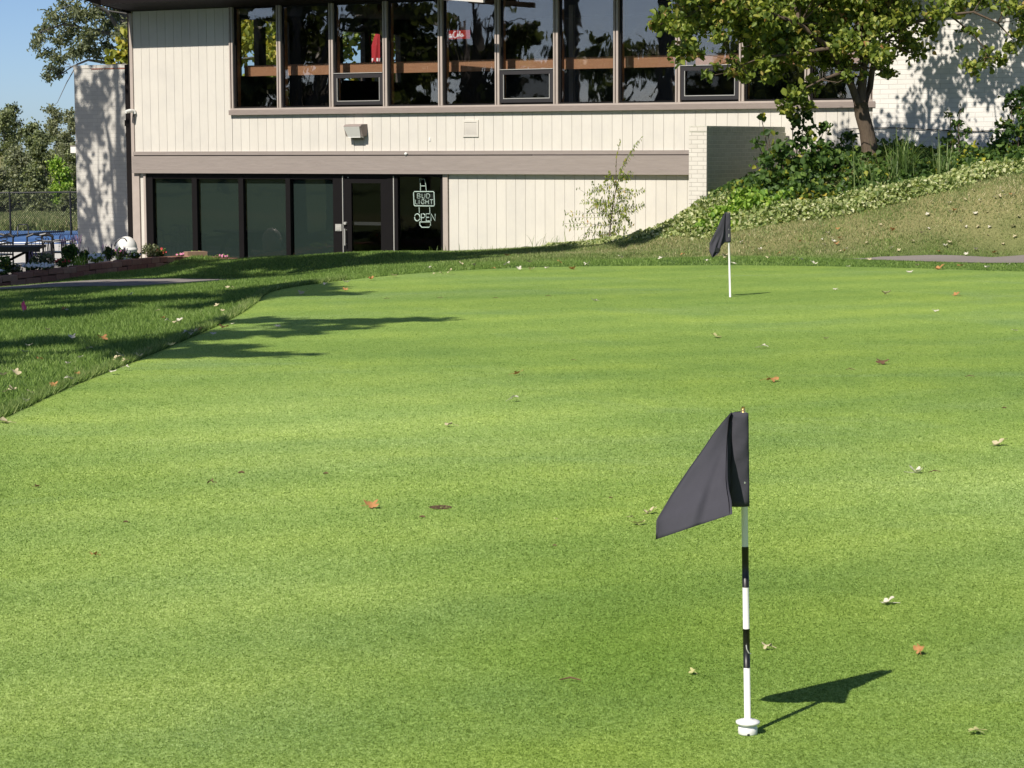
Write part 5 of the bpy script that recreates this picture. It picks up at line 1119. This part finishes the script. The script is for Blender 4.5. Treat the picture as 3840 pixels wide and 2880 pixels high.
cb = at(733, 952, 42.7); mb = MB(); mb.obox(cb-o0, Vector((0.17,0.1,0)), Vector((-0.05,.09,0)), Vector((0,0,.045))); mb.build('cap_block', simple('pale_brown_block', (0.30,0.19,0.13), .9, .2, 20), BW_)
mb = MB(); n = len(BWP)
for p in BWP: mb.v += [(p.x, p.y+0.12, p.z-0.05), (p.x-0.15, p.y+0.95, p.z-0.03)]
for i in range(n-1): mb.f.append((2*i, 2*i+2, 2*i+3, 2*i+1)); mb.r.append(0); mb.m.append(0)
tag(mb.build('flower_bed', M['soil']), kind='structure')
def bedY(px): return float(np.interp(px, [-120,0,110,260,374,567,698,790,900],[37.7,38,38.4,39,39.6,41,42.3,43.3,44.3]))
def plant(name, label, cat, px0, px1, pyt, pyb, depth, nl, L_, W_, leafm, nf=0, fm=None, fs_=0.02, spikes=0, sm=None, cutleaf=False):
    pc = (px0+px1)/2; Y0 = bedY(pc)+depth; b = at(pc, pyb, Y0); t = empty(name, b, 0, label, cat); w_ = (px1-px0)/2*Y0/F; h_ = (pyb-pyt)*Y0/F
    mb = MB()
    for _ in range(12): a_ = random.uniform(0,6.28); mb.tube([(0.2*w_*math.cos(a_), 0.2*w_*math.sin(a_), -0.02), (0.7*w_*math.cos(a_), 0.4*w_*math.sin(a_), h_*random.uniform(.5,.9))], [.004,.002], 4)
    mb.build('stem', M['bark'], t)
    n_ = nl; u = unit(RNG.normal(size=(n_,3)))*(RNG.random((n_,1))**0.4); pts = u*np.array([w_, min(w_, .3), h_*0.5]) + np.array([0,0,h_*0.5]); leaf_obj('foliage', pts, L_, W_, leafm, t, up=0.6)
    if nf:
        mb = MB()
        for _ in range(nf):
            a_ = random.uniform(0, 6.28); r_ = random.random()**.5; c = Vector((w_*r_*math.cos(a_), -abs(min(w_,.3)*r_*math.sin(a_))*1.05, h_*(0.55+0.5*random.random()*(1-r_*.5)))); nrm = Vector((random.gauss(0,.4), -0.8, 0.7+random.gauss(0,.3))).normalized(); uu = nrm.cross(Vector((0,0,1))).normalized(); vv_ = nrm.cross(uu)
            for k_ in range(5):
                th = 2*math.pi*k_/5; dd_ = uu*math.cos(th)+vv_*math.sin(th); ss_ = uu*math.sin(th)-vv_*math.cos(th); mb.add([c, c+dd_*fs_*.6+ss_*fs_*.42+nrm*.004, c+dd_*fs_, c+dd_*fs_*.6-ss_*fs_*.42+nrm*.004], [(0,1,2,3)], random.random())
        mb.build('blossom', fm, t)
    if spikes:
        mb = MB()
        for _ in range(spikes):
            x_ = random.uniform(-w_, w_); y_ = random.uniform(-.15,.15); z_ = h_*random.uniform(.85,1.25); l_ = random.uniform(-.04,.04)
            mb.tube([(x_, y_, h_*.3), (x_+l_*.6, y_, z_-.08)], [.002,.002], 4); mb.tube([(x_+l_*.6, y_, z_-.09), (x_+l_, y_, z_-.03), (x_+l_*1.2, y_, z_)], [.006,.008,.002], 5)
        mb.build('flower_spike', sm, t)
    return t
LDm, LGm = M['leafdark'], M['leafgrey']
plant('flowering_plant','low plant full of white flowers in the middle of the flower bed','plant',86,204,985,1012,.25,260,.05,.03,LDm,70,M['petalwhite'],.032)
plant('flowering_plant','white flowered plant in front of the mottled brick wall','plant',333,392,950,985,.3,150,.05,.03,M['leaflime'],26,M['petalwhite'],.030)
plant('flowering_plant','white flowered plant at the left border of the picture','plant',-30,28,1008,1030,.25,100,.05,.03,LDm,16,M['petalwhite'],.030)
plant('flowering_plant','dark plant with rusty red flowers between white flowers and lime leaves','plant',205,264,968,1002,.3,170,.05,.03,LDm,16,M['petalred'],.022)
plant('leafy_plant','dark bushy plant hanging over the left end of the block wall','plant',-10,48,955,1035,.35,240,.06,.035,LDm)
plant('leafy_plant','greyish plant between the left border and the white flowers','plant',30,84,990,1030,.3,160,.05,.03,LGm,8,M['petalpurple'],.018)
plant('flowering_plant','tall dark plant with mauve spikes behind the white flowers','plant',108,208,950,1000,.8,330,.055,.03,LGm,0,None,0,16,M['petalpurple'])
plant('leafy_plant','tall green bushy plant left of the mottled brick wall','plant',232,300,915,985,.8,420,.06,.035,LDm)
plant('flowering_plant','clump of thin lavender grey stalks behind the tall green plant','plant',222,300,892,960,1.4,60,.06,.015,LGm,0,None,0,40,M['petalpurple'])
plant('leafy_plant','dark green plant at the lower left corner of the mottled brick wall','plant',298,338,935,990,.6,220,.055,.03,LDm,0,None,0,5,M['petalpurple'])
plant('flowering_plant','tall mauve spiked plant in front of the mottled brick wall','plant',384,432,925,975,.5,200,.05,.03,LDm,0,None,0,14,M['petalpurple'])
plant('flowering_plant','dark purple leaved plant beside the white dome','plant',428,475,930,975,.5,220,.05,.03,LDm,5,M['petalpink'],.02,12,M['petalpurple'])
plant('flowering_plant','leafy plant with small white blooms below the white dome','plant',470,532,945,972,.45,180,.05,.03,LDm,10,M['petalwhite'],.018,4,M['petalpurple'])
plant('leafy_plant','dark feathery plant at the corner trim of the clubhouse','plant',530,600,910,965,.5,300,.05,.022,LGm)
plant('flowering_plant','plant with red petunias on the block wall below the first dark panel','plant',572,628,930,966,.35,150,.045,.03,LDm,13,M['petalred'],.028)
plant('flowering_plant','few pink blooms on the block wall below the second dark panel','plant',655,695,948,964,.3,50,.04,.025,LDm,5,M['petalpink'],.026)
plant('flowering_plant','pink and red blooms beside the pale cap block','plant',706,775,940,962,.45,90,.045,.03,M['leaflime'],10,M['petalpink'],.026)
plant('flowering_plant','faint pink blooms at the right end of the block wall','plant',805,870,954,970,.3,60,.04,.025,LDm,7,M['petalpink'],.022)
b = at(296, 995, bedY(296)+.3); mb = MB(); ribbons(mb, (0,0,0), 70, (.12,.26), .012, .9, .25); o = mb.build('daylily', M['leaflime']); o.location = b; tag(o, 'lime green strap leaved plant in the flower bed left of the brick wall', 'plant')
mb = MB()
# white domed bin
db = at(476, 1000, 43.6); db.z = -1.02; DM = empty('domed_bin', db, math.radians(-20), 'white bin with domed lid and dark slot in front of the mottled brick wall', 'bin')
zt_ = at(476, 886, 43.6).z + 1.02; R_ = 0.205
mb = MB(); mb.lathe([(0,0),(R_*.85,0),(R_*.97,zt_-.30),(R_,zt_-.28),(R_,zt_-.26),(0,zt_-.26)], 28); mb.build('bin_body', M['white'], DM, True)
mb = MB(); mb.lathe([(R_*1.04,zt_-.262),(R_*1.04,zt_-.23)]+[(R_*math.cos(math.radians(a_)), zt_-.23+.23*math.sin(math.radians(a_))) for a_ in range(0, 91, 9)], 28); mb.build('dome_lid', M['white'], DM, True)
mb = MB(); arcp = [(-(R_*1.01)*math.cos(math.radians(a_))*0.72-.02, -(R_*1.01)*0.7*math.cos(math.radians(0)) if False else -math.sqrt(max(0.0001, 1-(math.sin(math.radians(a_))*.86)**2-(math.cos(math.radians(a_))*.6)**2))*R_*1.0, zt_-.23+.23*math.sin(math.radians(a_))*.86) for a_ in range(10, 150, 10)]
mb.tube(arcp, [.004]+[.014]*(len(arcp)-2)+[.004], 6); mb.build('slot', M['black'], DM)
# patio furniture
tc_ = at(60, 922, 43.0); TBL = empty('picnic_table', Vector((tc_.x-.5, 43.0, -1.02)), math.radians(4), 'dark wooden table behind the flowers at the left border', 'table')
ht = tc_.z+1.02; mb = MB()
for k_ in range(5): mb.box(-1.0, 1.0, -.45+k_*.18, -.28+k_*.18, ht-.045, ht, random.random())
mb.build('tabletop', M['dark'], TBL); mb = MB(); mb.box(-1.0,1.0,-.47,-.452,ht-.10,ht-.002); mb.build('apron', M['interior'], TBL)
for sx in (-.75,.75):
    for sy in (-1,1): mb = MB(); mb.tube([(sx,sy*.15,ht-.05),(sx+(-.0),sy*.42,0)], .04, 4); mb.build('leg', M['dark'], TBL)
mb = MB(); mb.tube([(.75,0,ht-.08),(.2,0,ht-.35)], .025, 4); mb.build('brace', M['dark'], TBL)
def chair(px, Y_, rz, label):
    c = at(px, 900, Y_); top = at(px, 886, Y_).z+1.02; t = empty('patio_chair', Vector((c.x, Y_, -1.02)), rz, label, 'chair', 'dark patio chairs around the table'); w_ = .24
    mb = MB(); mb.tube([(-w_-.02,.2,top-.02),(-w_*.5,.22,top+.035),(0,.23,top+.01),(w_*.5,.22,top+.035),(w_+.02,.2,top-.02)], [.022,.028,.024,.028,.022], 6); mb.tube([(-w_,.2,top-.14),(0,.22,top-.10),(w_,.2,top-.14)], .012, 6)
    mb.tube([(0.08*math.cos(6.28*i/12), .21, top-.06+.03*math.sin(6.28*i/12)) for i in range(13)], .008, 5); mb.tube([(-w_,.2,.44),(w_,.2,.44)], .012, 6)
    for k_ in range(5): mb.tube([(-.16+k_*.08,.2,.44),(-.16+k_*.08,.215,top-.12)], .007, 5)
    mb.build('backrest', M['black'], t)
    mb = MB(); mb.box(-w_,w_,-.25,.2,.42,.445); mb.build('seat', M['black'], t)
    for sx in (-1,1):
        mb = MB(); mb.tube([(sx*w_,.2,0),(sx*w_,.18,.45),(sx*w_,.2,top)], .017, 6); mb.build('leg', M['black'], t); mb = MB(); mb.tube([(sx*w_,-.24,0),(sx*w_,-.22,.64)], .016, 6); mb.build('leg', M['black'], t)
        mb = MB(); mb.tube([(sx*w_,-.27,.64),(sx*w_,0,.66),(sx*w_,.2,.66)], .018, 6); mb.build('armrest', M['black'], t)
    mb = MB(); mb.tube([(-w_,-.22,.2),(w_,-.22,.2)], .01, 5); mb.build('stretcher', M['black'], t)
    return t
chair(146, 44.6, math.radians(8), 'dark metal chair with wavy back, right of the wooden table'); chair(-12, 44.4, math.radians(-30), 'dark chair cut by the left border behind the wooden table'); chair(212, 45.4, math.radians(75), 'dark metal chair seen sideways behind the tall green plant')
# pool fence
Yf = 69.0; fl_, fr_ = at(-160, 800, Yf), at(330, 800, Yf); FN = empty('chain_link_fence', Vector((fl_.x, Yf, 0)), 0, 'black chain link fence with round posts beyond the patio', 'fence')
zt0 = at(150, 723, Yf).z; zb0 = at(150, 900, Yf).z; wF = fr_.x-fl_.x
mb = MB(); mb.tube([(0,0,zt0),(wF,0,zt0+.02)], .024, 8); mb.build('top_rail', M['mesh'], FN)
for px in (-150, 38, 265): x_ = at(px, 800, Yf).x-fl_.x; mb = MB(); mb.tube([(x_,0,-1.3),(x_,0,zt0+.03)], .030, 8); mb.build('post', M['mesh'], FN)
mb = MB(); st = .062; h_ = zt0-zb0
k_ = -int(h_/st)-1
while k_*st < wF+h_:
    x_ = k_*st
    for sg in (1,-1):
        pts = []
        if sg == 1: xa, xb = x_, x_+h_*.8
        else: xa, xb = x_+h_*.8, x_
        if max(xa,xb) > 0 and min(xa,xb) < wF:
            a_ = Vector((xa, 0, zb0)); b_ = Vector((xb, 0, zt0)); lo_ = max(0, min(1, (0-xa)/(xb-xa) if xb != xa else 0)); 
            t0_, t1_ = 0.0, 1.0
            for lim in (0, wF):
                tt = (lim-xa)/(xb-xa)
                if 0 < tt < 1:
                    inside0 = 0 <= xa <= wF
                    if inside0: t1_ = min(t1_, tt)
                    else: t0_ = max(t0_, tt)
            mb.tube([a_.lerp(b_, t0_), a_.lerp(b_, t1_)], .0052, 3, cap=False)
    k_ += 1
mb.build('wire_mesh', M['mesh'], FN)
ph = at(86, 862, 66); mb = MB(); r_ = .155; mb.tube([(-r_,0,-.2),(-r_,0,.10),(-r_*.8,0,.155),(r_*.8,0,.155),(r_,0,.10),(r_,0,-.2)], .018, 8); o = mb.build('pool_handrail', M['black'], None, True); o.location = ph; tag(o, 'small arched handrail at the pool seen through the fence', 'handrail')
mb = MB(); a_, b_ = at(-60, 912, 62), at(290, 908, 62); mb.tube([Vector((0,0,0)), b_-a_], .02, 6); o = mb.build('lane_rope', M['white']); o.location = a_; tag(o, 'white rail along the near side of the blue pool cover', 'rail')
mb = MB(); pts = [onz(px, py, -1.12) for i, (px, py) in enumerate(((-40,897),(40,886),(90,880),(160,872),(240,868)))]; mb.tube([p-pts[0] for p in pts], .03, 6); o = mb.build('cover_strap', M['black']); o.location = pts[0]; tag(o, 'dark strap lying across the blue pool cover', 'strap')
# ------------------------------------------------------------------ far trees
def farpt(px, py, Y_): return pp_(px, py, Y_)
rs = random.Random(21)
def far_tree(label, px, pyt, pyb, wpx, Y_, mat, n_, L_, bark, name='tree', group='trees of the wooded slope beyond the pool', k=20, low=-0.02):
    b = at(px, pyb, Y_); base = (b.x, Y_, hz(b.x, Y_)-.1); w_ = wpx/2*Y_/F; zt_ = at(px, pyt, Y_).z; zb_ = base[2]+ (zt_-base[2])*low
    limbs = [([base, (b.x+.1*w_, Y_, base[2]*.5+zt_*.5), (b.x, Y_, zt_*.9+base[2]*.1)], [.02*(zt_-base[2])+.03, .015*(zt_-base[2]), .02])]
    cl_ = []
    for i in range(k):
        f_ = (i+.5)/k; z_ = zb_+(zt_-zb_)*f_; rr = w_*(0.55+0.6*math.sin(math.pi*min(1, f_*1.05+.12)))*.75; a_ = rs.uniform(0, 6.28); q_ = rs.random()**.5
        cl_.append(((b.x+rr*q_*math.cos(a_), Y_+rr*q_*math.sin(a_), z_), max(.3, w_*.62), int(n_/k)))
    return grow_tree(name, label, 'tree', base, limbs, cl_, L_, L_*.62, mat, bark, group, twig_r=.012, subk=16, up=.4, link=False)
ft = [(20,420,800,150,150,'leafolive',2600,'dark tall tree at the far left of the wooded slope'),(62,395,800,110,165,'leafdark',1600,'tall pointed tree rising highest at the left of the wooded slope'),(120,470,800,120,140,'leafolive',2000,'mid green tree in the middle of the wooded slope'),
      (215,405,800,120,160,'leafgrey',2200,'pale feathery tree just left of the mottled brick wall'),(268,420,800,110,150,'leafgrey',1800,'grey green tree half hidden by the mottled brick wall'),(170,500,800,120,132,'leafolive',2000,'lower olive tree before the pale feathery tree'),
      (222,600,800,110,120,'leaflime',1500,'bright lime green small tree above the fence'),(60,560,800,130,125,'leafgrey',2000,'grey green tree low at the left above the fence'),(130,640,805,120,115,'leafolive',1500,'low bushy olive tree behind the fence top rail'),(0,640,810,110,112,'leafgrey',1300,'low greyish tree cut by the left border'),(285,560,800,100,128,'leafolive',1400,'olive tree pressed against the brick wall edge')]
for px, pt, pb, wp, Y_, mt, n_, lb in ft: far_tree(lb, px, pt, pb, wp, Y_, M[{'leafolive': 'leaffar', 'leafgrey': 'leaffar2', 'leafdark': 'leafolive'}.get(mt, mt)], int(n_*2.6), .17 if Y_ > 130 else .14, M['greybark'])
for px, pt, pb, wp, Y_, lb in ((40,735,812,130,104,'low dark bush at the left on the meadow edge'),(160,730,808,120,106,'low dark bush in the middle of the meadow edge'),(255,735,806,90,102,'low dark bush beside the brick wall on the meadow edge'),(262,800,835,50,92,'tiny green bush on the golden meadow')):
    far_tree(lb, px, pt, pb, wp, Y_, M['leaffar'], 3000, .14, M['greybark'], 'bush', 'bushes along the meadow edge', 8)
# grey green tree behind the brick wall and yellow tree beside it
Yt = 63.0
def T2(px, py, d=0.0): return pp_(px, py, Yt+d)
b = at(470, 900, Yt); base = (b.x, Yt, hz(b.x, Yt)-.1)
limbs = [([base, T2(470,500), T2(470,250), T2(475,150), T2(460,20), T2(430,-150)], [.25,.2,.17,.14,.1,.05]),
         ([T2(475,170), T2(440,100,-.5), T2(400,40,-1), T2(300,-20,-1)], [.1,.07,.05,.02]), ([T2(470,250), T2(380,232,-.3), T2(330,225,-.5), T2(290,240,-.5), T2(250,310,-.6), T2(215,385,-.6), T2(195,400,-.6)], [.06,.045,.03,.018,.011,.007,.003]),
         ([T2(440,130), T2(330,110,-.4), T2(240,90,-.6), T2(150,120,-.7)], [.06,.045,.03,.012]), ([T2(330,225,-.5), T2(270,250,-.5), T2(210,290,-.6)], [.03,.02,.008]), ([T2(460,150,.5), T2(520,50,.8), T2(600,-50,1)], [.08,.05,.02])]
CL2 = [(140,140,40,60),(170,110,55,110),(130,170,30,40),(210,70,60,130),(260,120,60,150),(220,150,55,120),(170,200,40,70),(215,215,45,90),(270,200,50,110),(190,260,40,70),(180,290,30,45),(220,270,35,50),(300,60,70,190),(330,140,70,200),(300,180,50,110),(360,40,70,200),(400,100,70,200),(440,50,70,200),
       (350,200,50,90),(450,130,60,150),(240,20,25,25),(230,5,20,14),(265,10,20,14),(400,-30,90,260),(330,-40,80,200),(480,0,80,200),(480,-80,100,300),(380,-120,100,300),(300,-110,80,200),(560,-60,100,260),(500,90,60,120),(560,40,80,160),(400,180,50,90),(285,40,40,60)]
cl2 = []
for px, py, rp, n_ in CL2: d = rs.uniform(-1.2, 1.2); r_ = rp*Yt/F; cl2.append((T2(px, py, d), (r_*.9, r_*1.2, r_*.8), int(n_*1.9)))
grow_tree('tree', 'airy grey green tree with drooping twigs rising behind the mottled brick wall against the sky', 'tree', base, limbs, cl2, .12, .045, M['leafgrey'], M['greybark'], subk=9, twig_r=.009)
Yt = 58.5
b = at(560, 900, Yt); base = (b.x-.0, Yt, hz(b.x, Yt)-.1)
limbs = [([base, T2(560,500), T2(540,300), T2(540,100), T2(560,-50)], [.16,.13,.1,.07,.03])]
cl2 = [(T2(px, py, rs.uniform(-.6,.6)), rp*Yt/F, n_) for px, py, rp, n_ in [(470,170,35,60),(440,205,32,60),(410,225,24,36),(478,215,34,60),(480,120,26,30),(520,180,60,200),(560,120,80,300),(620,200,80,300),(680,130,90,320),(720,230,80,280),(800,150,100,350),(880,210,90,320),(960,140,100,350),(1050,200,80,250),(600,60,90,250),(760,60,90,250),(900,60,90,250),(1020,80,90,250)]]
grow_tree('tree', 'yellow green tree peeking over the brick wall beside the clubhouse corner', 'tree', base, limbs, cl2, .17, .11, M['leafyellow'], M['greybark'], subk=7, twig_r=.009)
# trees further back right of it, seen through the upper windows
for px, Y_, lb in ((1180, 72, 'leafy tree seen through the glass behind the upper rooms'), (1420, 76, 'leafy tree seen through the glass behind the red umbrella'), (1620, 80, 'leafy tree seen faintly through the fourth upper window')):
    b = at(px, 700, Y_); base = (b.x, Y_, hz(b.x, Y_)); cl2 = [((b.x+rs.uniform(-3.2,3.2), Y_+rs.uniform(-2,2), rs.uniform(.5,8)), 1.1, 430) for _ in range(30)]
    grow_tree('tree', lb, 'tree', base, [([base, (b.x,Y_,3), (b.x+.2,Y_,7)], [.2,.15,.06])], cl2, .22, .15, M['leafyellow'] if px > 1300 else M['leaf'], M['greybark'], subk=6)
# ------------------------------------------------------------------ trees outside the frame on the left: they cast the shade and stand in the window reflections
def big_tree(x, y, rx, ry, z0, z1, n_, label, k=26, L_=.30, seed=1, name='shade_tree', mat='leafolive', trunk=None, extra=()):
    q_ = random.Random(seed); base = (x if trunk is None else trunk[0], y if trunk is None else trunk[1], 0); base = (base[0], base[1], hz(base[0], base[1])-.1); zm = (z0+z1)/2; top = (x, y, z1-.5)
    limbs = [([base, (base[0]*.6+x*.4, base[1]*.6+y*.4, z0*.8), (x, y, zm), top], [.24,.19,.12,.04])]
    for i in range(6): a_ = i*1.047+q_.uniform(-.3, .3); limbs.append(([(x, y, z0*.85), (x+.5*rx*math.cos(a_), y+.5*ry*math.sin(a_), zm-.2), (x+.85*rx*math.cos(a_), y+.85*ry*math.sin(a_), zm+q_.uniform(-.4,.4))], [.09,.06,.02]))
    cl_ = []
    for i in range(k):
        a_ = q_.uniform(0, 6.28); ph_ = q_.uniform(-1, 1); rr = math.sqrt(max(0, 1-ph_*ph_*.6))*q_.random()**.4; cl_.append(((x+rx*rr*math.cos(a_), y+ry*rr*math.sin(a_), zm+ph_*(z1-z0)/2), min(rx, ry)*.34, int(n_/k)))
    for (ex, ey, ez, er, en) in extra: cl_.append(((ex, ey, ez), (er, er*.35, er*.3), en)); limbs.append(([(x, y, zm), ((x+ex)/2, (y+ey)/2, ez), (ex, ey, ez)], [.05,.035,.015]))
    return grow_tree(name, label, 'tree', base, limbs, cl_, L_, L_*.65, M[mat], M['greybark'], 'shade trees left of the green', twig_r=.014, subk=6)
big_tree(-9.4, 10.2, 3.0, 0.9, 7.2, 8.8, 5200, 'shade tree nearest the green with long low branches', seed=5, L_=.2, extra=[(-6.1, 12.6, 8, .8, 130), (-6.9, 12.75, 8, .7, 120), (-5.6, 12.75, 8, .5, 60), (-6.7, 9.6, 8, .55, 90), (-6.9, 11.4, 8, .7, 150), (-6.3, 11.9, 8, .6, 90)])
big_tree(-10.4, 15.9, 3.2, 1.7, 7.9, 10.0, 13000, 'shade tree beside the left rough', seed=6, L_=.24, extra=[(-7.2, 15.6, 8.8, .8, 120), (-7.6, 16.2, 8.8, .6, 80)])
big_tree(-12.6, 20.8, 3.9, 3.0, 8.4, 11.4, 16000, 'shade tree left of the cart path', seed=8)
big_tree(-8.8, 26.7, 4.2, 2.2, 9.2, 11.8, 11500, 'wide shade tree leaning over the cart path', seed=9, trunk=(-9.8, 24.0), extra=[(-4.2, 26.6, 10.4, 1.0, 130), (-4.9, 27.4, 10.6, .9, 130)])
big_tree(-12.9, 29.6, 2.8, 2.4, 9.0, 11.8, 6000, 'shade tree behind the leaning tree', seed=16)
big_tree(-14.0, 31.8, 3.2, 2.6, 7.5, 11.5, 6500, 'shade tree at the left of the block wall', seed=10)
big_tree(-13.0, 45.0, 2.4, 2.4, 4.2, 11.2, 3600, 'open crowned tree left of the patio', 60, .17, 12, extra=[(-12.2, 45.0, 5.4, .8, 60), (-12.0, 45.2, 7.4, .8, 60)])
big_tree(-18.5, 37.5, 3.4, 3.4, 1.6, 8.0, 5200, 'low branched tree left of the patio furniture', 26, .30, 13)
big_tree(-21.6, 34.9, 3.0, 3.0, 0.8, 8.2, 6500, 'dense low tree standing in the window reflections', 26, .28, 15)
big_tree(-19.7, 31.3, 1.7, 1.7, 2.0, 8.4, 4200, 'slim tree standing in the window reflections', 22, .26, 17)
big_tree(-25, 43, 4.0, 4.0, 1.5, 9.0, 5200, 'low branched tree far left of the patio', 26, .32, 14)
qq = random.Random(5)
for i in range(13):
    a_ = -0.25+i*0.13; d_ = 85+qq.uniform(-8, 12); cxx = -3+d_*(-math.cos(a_)); cyy = 44 - d_*math.sin(a_) - 0
    big_tree(cxx, cyy, 6.5, 6.5, .3, 6.6+qq.uniform(-1, 1.2), 1700, 'distant leafy tree on the far left boundary', 12, .75, 30+i, 'boundary_tree', 'leafolive')
